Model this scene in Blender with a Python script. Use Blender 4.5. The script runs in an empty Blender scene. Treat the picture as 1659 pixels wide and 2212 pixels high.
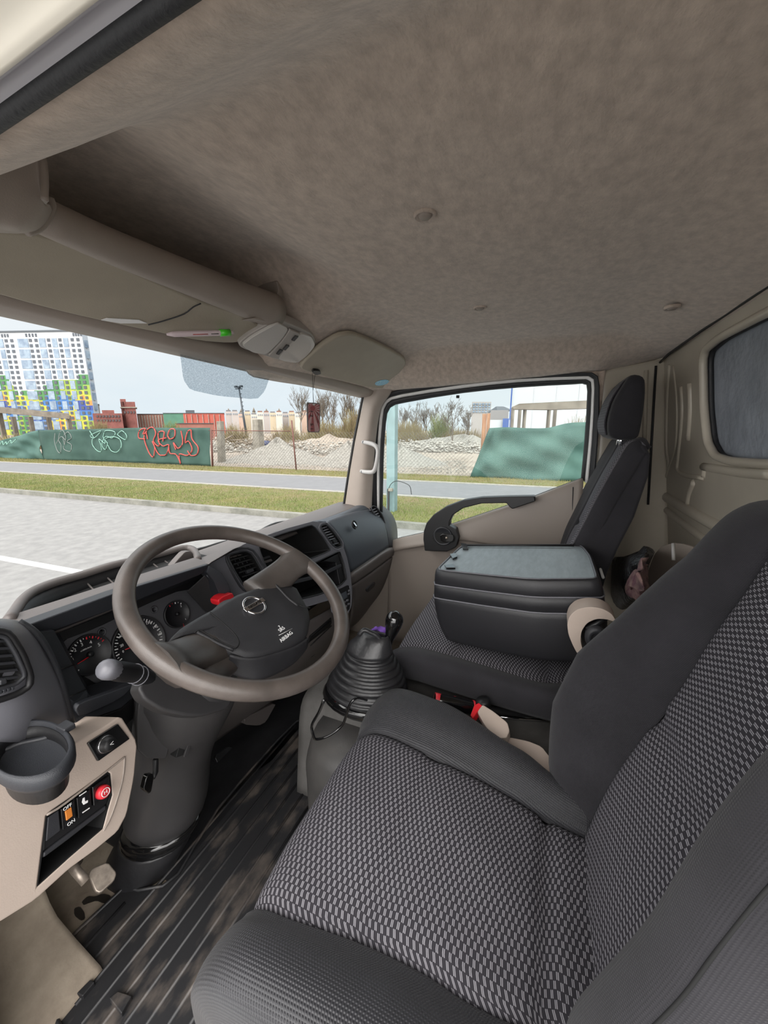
import bpy, bmesh, math, random
from mathutils import Vector, Matrix
random.seed(7)
SC = bpy.context.scene
COL = SC.collection
# ------------------------------------------------------------------ camera
CAMZ = 1.05
PITCH = math.radians(12.17); HEAD = math.radians(23.0); FPX = 830.0; CX = 829.5; CY = 1106.0
cam_d = bpy.data.cameras.new('camera'); cam = bpy.data.objects.new('camera', cam_d); COL.objects.link(cam)
cam.location = (0, 0, CAMZ)
cam.rotation_euler = (math.pi/2 - PITCH, 0, HEAD - math.pi/2)
cam_d.sensor_fit = 'HORIZONTAL'; cam_d.sensor_width = 36.0; cam_d.lens = 36.0*FPX/1659.0
cam_d.clip_start = 0.01; cam_d.clip_end = 2000
SC.camera = cam
# ------------------------------------------------------------------ colour management
vs = SC.view_settings; vs.view_transform = 'Standard'; vs.look = 'None'; vs.gamma = 1.0
vs.use_curve_mapping = False; vs.exposure = 0.80
# ------------------------------------------------------------------ overcast sky, brighter on the driver's side
def make_world():
    w = bpy.data.worlds.new('overcast_sky'); SC.world = w; w.use_nodes = True
    nt = w.node_tree; N = nt.nodes; L = nt.links; N.clear()
    out = N.new('ShaderNodeOutputWorld'); bg = N.new('ShaderNodeBackground')
    tc = N.new('ShaderNodeTexCoord'); nz = N.new('ShaderNodeTexNoise'); nz.inputs['Scale'].default_value = 1.6
    nz.inputs['Detail'].default_value = 5
    mp = N.new('ShaderNodeMapping'); mp.inputs['Scale'].default_value = (1, 1, 3)
    L.new(tc.outputs['Generated'], mp.inputs[0]); L.new(mp.outputs[0], nz.inputs['Vector'])
    cr = N.new('ShaderNodeValToRGB'); e = cr.color_ramp.elements
    e[0].position = .3; e[0].color = (.68, .80, .88, 1); e[1].position = .75; e[1].color = (.90, .93, .96, 1)
    L.new(nz.outputs['Fac'], cr.inputs[0])
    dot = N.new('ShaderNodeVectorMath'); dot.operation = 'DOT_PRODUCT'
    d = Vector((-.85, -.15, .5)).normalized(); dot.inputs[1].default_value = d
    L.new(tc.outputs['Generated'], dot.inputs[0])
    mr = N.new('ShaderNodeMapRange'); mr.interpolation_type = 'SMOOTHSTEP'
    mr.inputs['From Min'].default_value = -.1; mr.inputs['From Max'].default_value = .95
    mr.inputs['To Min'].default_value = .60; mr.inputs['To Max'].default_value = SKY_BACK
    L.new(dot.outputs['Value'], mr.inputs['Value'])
    sx = N.new('ShaderNodeSeparateXYZ'); L.new(tc.outputs['Generated'], sx.inputs[0])
    mz = N.new('ShaderNodeMapRange'); mz.interpolation_type = 'SMOOTHSTEP'; mz.inputs['From Min'].default_value = .26; mz.inputs['From Max'].default_value = .9
    mz.inputs['To Min'].default_value = 0; mz.inputs['To Max'].default_value = 1.0; L.new(sx.outputs[2], mz.inputs['Value'])
    ad = N.new('ShaderNodeMath'); ad.operation = 'ADD'; L.new(mr.outputs[0], ad.inputs[0]); L.new(mz.outputs[0], ad.inputs[1])
    sb = N.new('ShaderNodeMath'); sb.operation = 'SUBTRACT'; sb.use_clamp = True; L.new(ad.outputs[0], sb.inputs[0]); sb.inputs[1].default_value = .62
    wm = N.new('ShaderNodeMix'); wm.data_type = 'RGBA'; L.new(sb.outputs[0], wm.inputs[0]); L.new(cr.outputs[0], wm.inputs[6]); wm.inputs[7].default_value = (.80, .785, .77, 1)
    L.new(wm.outputs[2], bg.inputs[0]); L.new(ad.outputs[0], bg.inputs[1]); L.new(bg.outputs[0], out.inputs[0])
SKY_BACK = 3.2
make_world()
sun_d = bpy.data.lights.new('hazy_sun', 'SUN'); sun_d.energy = 0.6; sun_d.angle = math.radians(35); sun_d.color = (1, .97, .93)
sun = bpy.data.objects.new('hazy_sun', sun_d); COL.objects.link(sun)
sun.rotation_euler = Vector((-.80, -.1, .60)).to_track_quat('Z', 'Y').to_euler()

# ------------------------------------------------------------------ geometry helpers
def ray(px, py):
    r = px - CX; u = CY - py
    fh = FPX*math.cos(PITCH) + u*math.sin(PITCH); up = u*math.cos(PITCH) - FPX*math.sin(PITCH)
    return Vector((fh*math.cos(HEAD) + r*math.sin(HEAD), fh*math.sin(HEAD) - r*math.cos(HEAD), up))
O = Vector((0, 0, CAMZ))
def P(px, py, ax, v):
    d = ray(px, py); i = 'xyz'.index(ax)
    return O + d*((v - O[i])/d[i])
def PL(px, py, pl):
    p0, n = pl; d = ray(px, py)
    return O + d*((Vector(p0) - O).dot(n)/d.dot(n))
def plane(p0, n): return (Vector(p0), Vector(n).normalized())
def onpl(pts, pl):
    if isinstance(pl[0], str): return [P(a, b, pl[0], pl[1]) for a, b in pts]
    return [PL(a, b, pl) for a, b in pts]
def pnorm(pl):
    if isinstance(pl[0], str):
        n = Vector((0, 0, 0)); n['xyz'.index(pl[0])] = 1.0
    else: n = pl[1].copy()
    c = Vector(pl[0]) if not isinstance(pl[0], str) else n*pl[1]
    if (O - c).dot(n) < 0: n = -n
    return n            # points to the camera's side
def chaikin(pts, n=2, closed=True, r=.25):
    for _ in range(n):
        q = []; m = len(pts)
        for i in range(m if closed else m-1):
            a = Vector(pts[i]); b = Vector(pts[(i+1) % m])
            q += [a.lerp(b, r), a.lerp(b, 1-r)]
        if not closed: q = [Vector(pts[0])] + q + [Vector(pts[-1])]
        pts = q
    return pts
def vpl(c): return (Vector(c), Vector((math.cos(HEAD), math.sin(HEAD), 0)))
def sm2(pts, n=2, r=.2): return [tuple(p) for p in chaikin([Vector((a, b)) for a, b in pts], n, True, r)]
def cat(p0, p1, p2, p3, t):
    return .5*((2*p1) + (p2-p0)*t + (2*p0-5*p1+4*p2-p3)*t*t + (3*p1-p0-3*p2+p3)*t**3)
def crs(pts, res, closed=False):
    pts = [Vector(p) for p in pts]; n = len(pts); out = []
    for i in range(n if closed else n-1):
        if closed: a, b, c, d = pts[i-1], pts[i], pts[(i+1) % n], pts[(i+2) % n]
        else:
            b, c = pts[i], pts[i+1]
            a = pts[i-1] if i else 2*b-c
            d = pts[i+2] if i+2 < n else 2*c-b
        for k in range(res): out.append(cat(a, b, c, d, k/res))
    if not closed: out.append(pts[-1])
    return out
WL = {}
def wloc(o): return WL.get(o.name, Vector((0, 0, 0))) if o else Vector((0, 0, 0))
def mk(name, verts, faces, mat, parent=None, smooth=True, bevel=0, sub=0, solid=0, uv=None, seg=2, soff=0, recalc=False, mats=None, fm=None, wn=False):
    me = bpy.data.meshes.new(name)
    me.from_pydata([tuple(v) for v in verts], [], faces)
    if uv:
        l = me.uv_layers.new(name='UVMap')
        for lp in me.loops: l.data[lp.index].uv = uv[lp.vertex_index]
    if recalc:
        b = bmesh.new(); b.from_mesh(me); bmesh.ops.recalc_face_normals(b, faces=b.faces); b.to_mesh(me); b.free()
    for m in (mats or [mat]): me.materials.append(m)
    if fm:
        for p, k in zip(me.polygons, fm): p.material_index = k
    if smooth:
        for p in me.polygons: p.use_smooth = True
    o = bpy.data.objects.new(name, me); COL.objects.link(o)
    if solid:
        m = o.modifiers.new('solid', 'SOLIDIFY'); m.thickness = solid; m.offset = soff
    if bevel:
        m = o.modifiers.new('bevel', 'BEVEL'); m.width = bevel; m.segments = seg; m.limit_method = 'ANGLE'; m.angle_limit = math.radians(35)
        m.harden_normals = True
    if sub:
        m = o.modifiers.new('sub', 'SUBSURF'); m.levels = sub; m.render_levels = sub
    if parent is not None:
        o.parent = parent; WL[o.name] = Vector((0, 0, 0)) if parent.type == 'MESH' else Vector((0, 0, 0))
        if parent.type == 'EMPTY': o.location = -WL[parent.name]
    return o
def tag(o, label=None, cat=None, group=None, kind=None):
    if label: o['label'] = label
    if cat: o['category'] = cat
    if group: o['group'] = group
    if kind: o['kind'] = kind
    return o
def thing(name, label, cat, loc=(0, 0, 0), group=None, kind=None):
    e = bpy.data.objects.new(name, None); COL.objects.link(e); e.location = loc; e.empty_display_size = .05
    WL[e.name] = Vector(loc); return tag(e, label, cat, group, kind)
def fillface(bm, loops):
    """triangulated planar region with holes; loops = lists of Vector; returns list of vert lists"""
    vl = []
    edges = []
    for lp in loops:
        vs_ = [bm.verts.new(p) for p in lp]; vl.append(vs_)
        for i in range(len(vs_)): edges.append(bm.edges.new((vs_[i], vs_[(i+1) % len(vs_)])))
    bmesh.ops.triangle_fill(bm, use_beauty=True, use_dissolve=False, edges=edges)
    return vl
def plate(name, outline, holes, vec, mat, parent=None, bevel=0, seg=2):
    """solid slab: outline (3D points) with holes, extruded by vec"""
    bm = bmesh.new(); vl = fillface(bm, [outline]+list(holes)); bm.verts.ensure_lookup_table(); bm.verts.index_update()
    vec = Vector(vec); nv = len(bm.verts)
    front = [tuple(v.co) for v in bm.verts]; tris = [[v.index for v in f.verts] for f in bm.faces]
    loops = [[v.index for v in l] for l in vl]; bm.free()
    verts = front + [tuple(Vector(p)+vec) for p in front]
    faces = list(tris) + [[i+nv for i in reversed(t)] for t in tris]
    for l in loops:
        for i in range(len(l)):
            a, b = l[i], l[(i+1) % len(l)]; faces.append([a, b, b+nv, a+nv])
    return mk(name, verts, faces, mat, parent, smooth=False, bevel=bevel, seg=seg, recalc=True)
def prism(name, pts, vec, mat, parent=None, bevel=.002, seg=2, smooth=True):
    n = len(pts); vec = Vector(vec)
    verts = [Vector(p) for p in pts] + [Vector(p)+vec for p in pts]
    faces = [list(range(n)), list(range(2*n-1, n-1, -1))] + [[i, (i+1) % n, (i+1) % n+n, i+n] for i in range(n)]
    return mk(name, verts, faces, mat, parent, smooth=smooth and bevel > 0, bevel=bevel, seg=seg, recalc=True)
def pprism(name, px, pl, depth, mat, parent=None, bevel=.002, sm=0, smr=.2, lift=0, seg=2):
    """outline in picture coordinates laid on a real plane, extruded away from the camera by depth"""
    if sm: px = sm2(px, sm, smr)
    n = pnorm(pl); pts = [p + n*lift for p in onpl(px, pl)]
    return prism(name, pts, -n*depth, mat, parent, bevel, seg)
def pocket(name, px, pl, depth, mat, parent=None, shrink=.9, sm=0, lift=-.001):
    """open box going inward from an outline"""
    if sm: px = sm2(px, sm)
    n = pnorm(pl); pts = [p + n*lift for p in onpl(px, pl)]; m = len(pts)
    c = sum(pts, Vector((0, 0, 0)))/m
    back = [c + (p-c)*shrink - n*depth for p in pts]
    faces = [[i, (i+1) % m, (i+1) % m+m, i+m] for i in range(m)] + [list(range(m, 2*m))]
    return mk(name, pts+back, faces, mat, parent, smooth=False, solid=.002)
def tube(name, pts, r, mat, parent=None, n=8, closed=False, res=0, cap=True, flat=None):
    """tube along pts; r number or list; flat=(scale, up) makes an oval section"""
    pts = [Vector(p) for p in pts]
    if not hasattr(r, '__len__'): r = [r]*len(pts)
    if res:
        rr = crs([Vector((x, 0, 0)) for x in r], res, closed); pts = crs(pts, res, closed); r = [v.x for v in rr]
    m = len(pts); verts = []; faces = []; prev = None
    for i, p in enumerate(pts):
        if closed: t = pts[(i+1) % m] - pts[i-1]
        else: t = pts[min(i+1, m-1)] - pts[max(i-1, 0)]
        t.normalize()
        if prev is None: a = t.orthogonal().normalized()
        else:
            a = prev - t*prev.dot(t); a = a.normalized() if a.length > 1e-6 else t.orthogonal().normalized()
        if flat: a = (Vector(flat[1]) - t*Vector(flat[1]).dot(t)).normalized()
        prev = a; b = t.cross(a)
        for k in range(n):
            th = 2*math.pi*k/n
            verts.append(p + (a*math.cos(th)*(flat[0] if flat else 1) + b*math.sin(th))*r[i])
    for i in range(m if closed else m-1):
        for k in range(n):
            j = (i+1) % m
            faces.append([i*n+k, i*n+(k+1) % n, j*n+(k+1) % n, j*n+k])
    if cap and not closed: faces += [list(range(n-1, -1, -1)), list(range((m-1)*n, m*n))]
    return mk(name, verts, faces, mat, parent, recalc=True)
def tubes(name, lines, mat, parent=None, n=4, caps=False):
    """many thin strokes/twigs in one mesh; lines = [(pts, r0, r1)]"""
    verts = []; faces = []
    for pts, r0, r1 in lines:
        m = len(pts); b0 = len(verts)
        for i, p in enumerate(pts):
            p = Vector(p); t = (Vector(pts[min(i+1, m-1)]) - Vector(pts[max(i-1, 0)])).normalized()
            a = t.orthogonal().normalized(); b = t.cross(a); r = r0 + (r1-r0)*i/max(1, m-1)
            for k in range(n):
                th = 2*math.pi*k/n; verts.append(p + (a*math.cos(th)+b*math.sin(th))*r)
        for i in range(m-1):
            for k in range(n): faces.append([b0+i*n+k, b0+i*n+(k+1) % n, b0+(i+1)*n+(k+1) % n, b0+(i+1)*n+k])
    return mk(name, verts, faces, mat, parent)
def loft(name, rings, mat, parent=None, res=(1, 1), cap=True, closed=True, uv=False, bevel=0, sub=0, solid=0, smooth=True):
    rings = [[Vector(p) for p in r] for r in rings]
    if res[1] > 1: rings = [crs(r, res[1], closed) for r in rings]
    if res[0] > 1:
        k = len(rings[0]); cols = [crs([r[i] for r in rings], res[0]) for i in range(k)]
        rings = [[cols[i][j] for i in range(k)] for j in range(len(cols[0]))]
    m = len(rings); k = len(rings[0]); verts = [p for r in rings for p in r]; faces = []
    for i in range(m-1):
        for j in range(k if closed else k-1):
            faces.append([i*k+j, i*k+(j+1) % k, (i+1)*k+(j+1) % k, (i+1)*k+j])
    if cap and closed: faces += [list(range(k-1, -1, -1)), list(range((m-1)*k, m*k))]
    uvs = None
    if uv:
        uvs = []; vv = [0]*k
        us = []
        for i in range(m):
            u = 0; row = []
            for j in range(k):
                if j: u += (rings[i][j]-rings[i][j-1]).length
                if i: vv[j] += (rings[i][j]-rings[i-1][j]).length
                row.append((u, vv[j]))
            h = row[-1][0]/2; uvs += [(a-h, b) for a, b in row]
    return mk(name, verts, faces, mat, parent, smooth=smooth, uv=uvs, bevel=bevel, sub=sub, solid=solid, recalc=closed)
def grid(name, rows, mat, parent=None, res=5, solid=.003, uv=False, bevel=0):
    return loft(name, rows, mat, parent, (res, res), False, False, uv, bevel=bevel, solid=solid)
def box(name, c, s, mat, parent=None, bevel=.002, rot=None, seg=2):
    x, y, z = s[0]/2, s[1]/2, s[2]/2; R = rot or Matrix.Identity(3); c = Vector(c)
    v = [c + R @ Vector((a*x, b*y, d*z)) for a in (-1, 1) for b in (-1, 1) for d in (-1, 1)]
    f = [[0, 1, 3, 2], [4, 6, 7, 5], [0, 4, 5, 1], [2, 3, 7, 6], [0, 2, 6, 4], [1, 5, 7, 3]]
    return mk(name, v, f, mat, parent, smooth=bevel > 0, bevel=bevel, seg=seg, recalc=True)
def circ(c, a, b, r, n=32, ry=None, ph=0): 
    return [Vector(c) + Vector(a)*r*math.cos(2*math.pi*k/n+ph) + Vector(b)*(ry or r)*math.sin(2*math.pi*k/n+ph) for k in range(n)]
def lathe(name, prof, c, axis, mat, parent=None, n=24, a=None):
    ax = Vector(axis).normalized(); a = Vector(a) if a else ax.orthogonal().normalized(); b = ax.cross(a)
    rings = [circ(Vector(c)+ax*h, a, b, max(r, 1e-5), n) for r, h in prof]
    return loft(name, rings, mat, parent)
def text(name, s, c, xd, yd, size, mat, parent=None, ext=.0004, sx=1.0):
    cu = bpy.data.curves.new(name, 'FONT'); cu.body = s; cu.size = 1; cu.align_x = 'CENTER'; cu.align_y = 'CENTER'; cu.resolution_u = 3
    ob = bpy.data.objects.new(name+'_tmp', cu); COL.objects.link(ob)
    dg = bpy.context.evaluated_depsgraph_get(); me = bpy.data.meshes.new_from_object(ob.evaluated_get(dg))
    bpy.data.objects.remove(ob, do_unlink=True)
    xd = Vector(xd).normalized(); yd = Vector(yd); yd = (yd - xd*yd.dot(xd)).normalized(); n = xd.cross(yd)
    v = [Vector(c) + xd*p.co.x*size*sx + yd*p.co.y*size + n*ext for p in me.vertices]
    f = [list(p.vertices) for p in me.polygons]; bpy.data.meshes.remove(me)
    return mk(name, v, f, mat, parent, smooth=False, solid=ext, soff=0)
def ptext(name, s, px, py, pl, size, mat, parent, xd=(1, 0, 0), lift=.001, sx=1.0):
    n = pnorm(pl); c = onpl([(px, py)], pl)[0] + n*lift
    xd = Vector(xd); yd = n.cross(xd)
    return text(name, s, c, xd, yd, size, mat, parent, sx=sx)
# ------------------------------------------------------------------ materials
def lin(c):
    r = []
    for v in c[:3]:
        v /= 255.0; r.append(v/12.92 if v <= .04045 else ((v+.055)/1.055)**2.4)
    return (*r, 1)
def mat(name, c, rough=.5, metal=0, noise=0, nscale=20, bump=0, bscale=200, c2=None, spec=.5, coat=0, detail=4, btype='noise', sheen=0, stretch=None, emis=None):
    m = bpy.data.materials.new(name); m.use_nodes = True; nt = m.node_tree; N = nt.nodes; L = nt.links
    b = N['Principled BSDF']; b.inputs['Base Color'].default_value = lin(c); b.inputs['Roughness'].default_value = rough
    b.inputs['Metallic'].default_value = metal; b.inputs['Specular IOR Level'].default_value = spec
    b.inputs['Coat Weight'].default_value = coat; b.inputs['Sheen Weight'].default_value = sheen
    if emis: b.inputs['Emission Color'].default_value = lin(c); b.inputs['Emission Strength'].default_value = emis
    tc = N.new('ShaderNodeTexCoord'); vec = tc.outputs['Object']
    if stretch:
        mp = N.new('ShaderNodeMapping'); mp.inputs['Scale'].default_value = stretch; L.new(vec, mp.inputs[0]); vec = mp.outputs[0]
    if noise or c2:
        n = N.new('ShaderNodeTexNoise'); n.inputs['Scale'].default_value = nscale; n.inputs['Detail'].default_value = detail; n.inputs['Roughness'].default_value = .6
        L.new(vec, n.inputs['Vector']); r = N.new('ShaderNodeValToRGB'); e = r.color_ramp.elements
        e[0].position = .35; e[1].position = .68
        base = lin(c)
        if c2: e[0].color = base; e[1].color = lin(c2)
        else:
            e[0].color = tuple(v*(1-noise) for v in base[:3])+(1,); e[1].color = tuple(min(1, v*(1+noise)) for v in base[:3])+(1,)
        L.new(n.outputs['Fac'], r.inputs[0]); L.new(r.outputs[0], b.inputs['Base Color'])
    if bump:
        if btype == 'noise': t = N.new('ShaderNodeTexNoise'); t.inputs['Detail'].default_value = 3; o = t.outputs['Fac']
        elif btype == 'vor': t = N.new('ShaderNodeTexVoronoi'); o = t.outputs['Distance']
        t.inputs['Scale'].default_value = bscale; L.new(vec, t.inputs['Vector'])
        bp = N.new('ShaderNodeBump'); bp.inputs['Strength'].default_value = bump; bp.inputs['Distance'].default_value = .002 if bscale > 40 else .02
        L.new(o, bp.inputs['Height']); L.new(bp.outputs[0], b.inputs['Normal'])
    return m
def seat_cloth():
    m = bpy.data.materials.new('checked_seat_cloth'); m.use_nodes = True; nt = m.node_tree; N = nt.nodes; L = nt.links
    b = N['Principled BSDF']; b.inputs['Roughness'].default_value = .85; b.inputs['Specular IOR Level'].default_value = .25
    uv = N.new('ShaderNodeUVMap'); sp = N.new('ShaderNodeSeparateXYZ'); L.new(uv.outputs[0], sp.inputs[0])
    def M(op, a, bb=None, c=None):
        n = N.new('ShaderNodeMath'); n.operation = op
        for i, v in enumerate((a, bb, c)):
            if v is None: continue
            if isinstance(v, (int, float)): n.inputs[i].default_value = v
            else: L.new(v, n.inputs[i])
        return n.outputs[0]
    U = M('DIVIDE', sp.outputs[0], .0088); V = M('DIVIDE', sp.outputs[1], .0044)
    row = M('FLOOR', V); ucell = M('FRACT', M('MULTIPLY', M('ADD', U, M('MULTIPLY', M('MODULO', M('ABSOLUTE', row), 2.0), 1.0)), .5))
    on = M('LESS_THAN', ucell, .5)
    inner = M('MULTIPLY', M('GREATER_THAN', ucell, .03), M('LESS_THAN', ucell, .47))
    fv = M('FRACT', V)
    s1 = M('MULTIPLY', M('GREATER_THAN', fv, .12), M('LESS_THAN', fv, .38)); s2 = M('MULTIPLY', M('GREATER_THAN', fv, .58), M('LESS_THAN', fv, .84))
    st = M('MULTIPLY', M('MULTIPLY', on, inner), M('ADD', s1, s2))
    mx = N.new('ShaderNodeMix'); mx.data_type = 'RGBA'; L.new(st, mx.inputs[0]); mx.inputs[6].default_value = lin((50, 48, 53)); mx.inputs[7].default_value = lin((150, 148, 154))
    L.new(mx.outputs[2], b.inputs['Base Color'])
    bp = N.new('ShaderNodeBump'); bp.inputs['Strength'].default_value = .25; bp.inputs['Distance'].default_value = .0006; L.new(st, bp.inputs['Height']); L.new(bp.outputs[0], b.inputs['Normal'])
    return m
def weave(name, c, scale=420, rough=.85, str_=.5, spec=.3, dist=.0008, sheen=.1):
    m = mat(name, c, rough, noise=.18, nscale=9, spec=spec, sheen=sheen); nt = m.node_tree; N = nt.nodes; L = nt.links; b = N['Principled BSDF']
    tc = N.new('ShaderNodeTexCoord'); outs = []
    uv = N.new('ShaderNodeUVMap')
    for dr in ('X', 'Y'):
        w = N.new('ShaderNodeTexWave'); w.wave_type = 'BANDS'; w.bands_direction = dr; w.inputs['Scale'].default_value = scale; L.new(uv.outputs[0], w.inputs['Vector']); outs.append(w.outputs['Fac'])
    mu = N.new('ShaderNodeMath'); mu.operation = 'MULTIPLY'; L.new(outs[0], mu.inputs[0]); L.new(outs[1], mu.inputs[1])
    bp = N.new('ShaderNodeBump'); bp.inputs['Strength'].default_value = str_; bp.inputs['Distance'].default_value = dist
    L.new(mu.outputs[0], bp.inputs['Height']); L.new(bp.outputs[0], b.inputs['Normal']); return m
def glass(name, tint=(1, 1, 1), gl=.05, rough=.0):
    m = bpy.data.materials.new(name); m.use_nodes = True; nt = m.node_tree; N = nt.nodes; L = nt.links; N.clear()
    o = N.new('ShaderNodeOutputMaterial'); t = N.new('ShaderNodeBsdfTransparent'); g = N.new('ShaderNodeBsdfGlossy'); mx = N.new('ShaderNodeMixShader')
    t.inputs[0].default_value = (*tint, 1); g.inputs['Roughness'].default_value = rough; mx.inputs[0].default_value = gl
    L.new(t.outputs[0], mx.inputs[1]); L.new(g.outputs[0], mx.inputs[2]); L.new(mx.outputs[0], o.inputs[0]); return m
M = {}
M['head'] = mat('headliner_felt', (186, 171, 158), .95, noise=.16, nscale=48, bump=.5, bscale=240, spec=.1, sheen=.3, detail=8, stretch=(1, 1.4, 1))
M['trimbeige'] = mat('beige_grey_plastic', (150, 139, 130), .55, bump=.12, bscale=700, noise=.05, nscale=8)
M['visor'] = mat('visor_vinyl', (160, 151, 135), .6, bump=.15, bscale=500, noise=.05, nscale=10)
M['lightbeige'] = mat('pale_beige_plastic', (182, 167, 156), .5, bump=.12, bscale=600, noise=.05, nscale=6)
M['char'] = mat('charcoal_plastic', (44, 45, 49), .5, bump=.18, bscale=900, noise=.08, nscale=12)
M['chartex'] = mat('knurled_charcoal_plastic', (42, 44, 49), .45, bump=.3, bscale=1600, btype='vor')
M['black'] = mat('black_plastic', (24, 24, 26), .45, bump=.1, bscale=700)
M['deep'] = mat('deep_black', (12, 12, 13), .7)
M['gloss'] = mat('gloss_black', (14, 14, 15), .12, coat=.5)
M['silver'] = mat('satin_grey_fascia', (104, 104, 110), .38, bump=.05, bscale=900)
M['bagpanel'] = mat('blue_grey_panel', (66, 71, 78), .5, bump=.15, bscale=800)
M['glove'] = mat('warm_grey_plastic', (98, 92, 90), .5, bump=.15, bscale=800)
M['rim'] = mat('worn_rim_skin', (80, 73, 69), .34, noise=.25, nscale=14, bump=.12, bscale=700)
M['pad'] = mat('airbag_cover_skin', (40, 40, 43), .48, bump=.25, bscale=1500, btype='vor', noise=.15, nscale=25)
M['shroud'] = mat('grey_shroud_plastic', (49, 48, 49), .45, bump=.12, bscale=800, noise=.1, nscale=14)
M['rubber'] = mat('black_rubber', (32, 32, 34), .4, noise=.25, nscale=25, bump=.2, bscale=150)
M['mat'] = mat('dusty_rubber_mat', (34, 34, 36), .5, c2=(112, 102, 94), nscale=9, bump=.3, bscale=60, detail=12, stretch=(.8, 1.5, 1))
M['console'] = mat('console_plastic', (56, 55, 55), .5, c2=(70, 68, 66), nscale=9, bump=.2, bscale=400, detail=8)
for e_, p_ in zip(M['mat'].node_tree.nodes['Color Ramp'].color_ramp.elements, (.50, .78)): e_.position = p_
M['carpet'] = mat('stained_floor_lining', (164, 152, 136), .85, c2=(98, 86, 74), nscale=6, bump=.4, bscale=120, detail=8)
M['tunnel'] = mat('grey_tunnel_lining', (86, 84, 82), .7, c2=(64, 62, 60), nscale=10, bump=.3, bscale=200, detail=8)
M['metal'] = mat('worn_steel', (176, 164, 152), .42, metal=.6, noise=.3, nscale=40)
M['chrome'] = mat('chrome', (215, 215, 218), .12, metal=1)
M['white'] = mat('white_print', (232, 232, 232), .6)
M['red'] = mat('red_plastic', (214, 34, 44), .4)
M['redtape'] = mat('red_tape', (220, 50, 62), .35)
M['orange'] = mat('orange_indicator', (200, 120, 50), .4)
M['cab'] = mat('painted_cab_metal', (178, 170, 156), .34, bump=.05, bscale=60, noise=.06, nscale=6)
M['cream'] = mat('cream_body_paint', (226, 220, 206), .3, coat=.3, noise=.05, nscale=8)
M['flange'] = mat('grey_flange', (176, 174, 180), .35)
M['seal'] = mat('rubber_door_seal', (36, 37, 40), .55, bump=.3, bscale=300)
M['whitepaint'] = mat('white_door_paint', (225, 224, 222), .3, coat=.3)
M['doortrim'] = mat('door_trim_plastic', (142, 132, 124), .5, bump=.1, bscale=700)
M['handle'] = mat('pale_grey_handle', (184, 182, 180), .4)
M['seat'] = seat_cloth()
M['bol'] = weave('black_bolster_cloth', (40, 39, 43), 150)
M['mesh'] = weave('black_mesh_cloth', (39, 39, 43), 85, .5, .6, .5, .0016)
M['vinyl'] = mat('black_vinyl', (38, 38, 41), .38, bump=.18, bscale=1300, btype='vor')
M['lid'] = mat('scuffed_sky_sheen_lid', (150, 160, 165), .42, noise=.12, nscale=18, bump=.1, bscale=300, stretch=(1, 4, 1))  # pale blue grey stands for window light reflected in dark plastic
M['purple'] = mat('purple_cloth', (108, 72, 158), .9, bump=.6, bscale=200)
M['glass'] = glass('clear_glass', (.98, .99, .985), .02)
M['sideglass'] = glass('side_glass', (.94, .975, .97), .010)
M['dirtyglass'] = mat('grey_frosted_pane', (150, 156, 166), .6, c2=(118, 124, 132), nscale=5, detail=10, bump=.3, bscale=30)
M['lens'] = mat('lamp_lens', (182, 178, 172), .3, coat=.4, bump=.2, bscale=400)
KO = .52
_mat0 = mat
def mat(name, c, *a, **k):
    f = KO**(1/2.2)
    if k.get('c2'): k['c2'] = tuple(v*f for v in k['c2'])
    return _mat0(name, tuple(v*f for v in c), *a, **k)
# ------------------------------------------------------------------ outdoors: road frame (u along the kerb, w away from the cab)
G = -1.0; GV = -0.86
RD = Vector((-.056, .998, 0)).normalized(); RN = Vector((.998, .056, 0)).normalized()
def R3(u, w, z): return RD*u + RN*w + Vector((0, 0, z))
def wpl(w): return (RN*w, RN.copy())
M['asphalt'] = mat('pale_asphalt', (148, 147, 146), .9, c2=(170, 169, 167), nscale=5, bump=.5, bscale=90, detail=14)
M['roadpaint'] = mat('road_paint', (222, 222, 220), .8, noise=.08, nscale=12)
M['kerb'] = mat('kerb_concrete', (170, 168, 158), .9, c2=(128, 128, 118), nscale=3, bump=.5, bscale=40, detail=10)
M['edging'] = mat('pale_edging_stone', (184, 180, 170), .9, noise=.15, nscale=8)
M['path'] = mat('path_asphalt', (140, 141, 144), .9, noise=.06, nscale=3, bump=.3, bscale=80)
M['turf'] = mat('turf_soil', (124, 128, 72), .95, c2=(150, 128, 96), nscale=1.6, bump=.6, bscale=50, detail=10)
M['dirt'] = mat('bare_dirt', (190, 178, 162), .95, c2=(160, 146, 132), nscale=.6, bump=.6, bscale=25, detail=12)
M['gravel'] = mat('grey_gravel', (186, 182, 172), .95, c2=(132, 128, 120), nscale=9, bump=1, bscale=14, detail=10, btype='vor')
M['grassA'] = mat('grass_blades', (126, 146, 70), .8, c2=(164, 166, 96), nscale=1.2)
M['grassB'] = mat('dry_grass_blades', (170, 160, 96), .8, c2=(138, 142, 76), nscale=1.0)
def strip(name, w0, w1, z0, z1, mat_, u0=-70, u1=120, th=.1):
    a = [R3(u0, w0, z0), R3(u1, w0, z0), R3(u1, w1, z1), R3(u0, w1, z1)]
    o = prism(name, a, (0, 0, -th), mat_, bevel=0); return tag(o, kind='structure')
strip('road', -12, 7.5, G, G, M['asphalt'])
strip('kerb', 7.5, 7.66, GV-.01, GV-.01, M['kerb'], th=.3)
strip('grass_verge', 7.66, 10.6, GV-.03, GV, M['turf'], th=.3)
strip('path_edging', 10.56, 10.74, GV+.02, GV+.02, M['edging'], th=.3)
strip('footpath', 10.72, 13.85, GV, GV, M['path'], th=.3)
strip('path_edging', 13.83, 14.03, GV+.02, GV+.02, M['edging'], th=.3)
strip('far_verge', 13.97, 16.3, GV-.02, GV-.02, M['turf'], th=.3)
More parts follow.
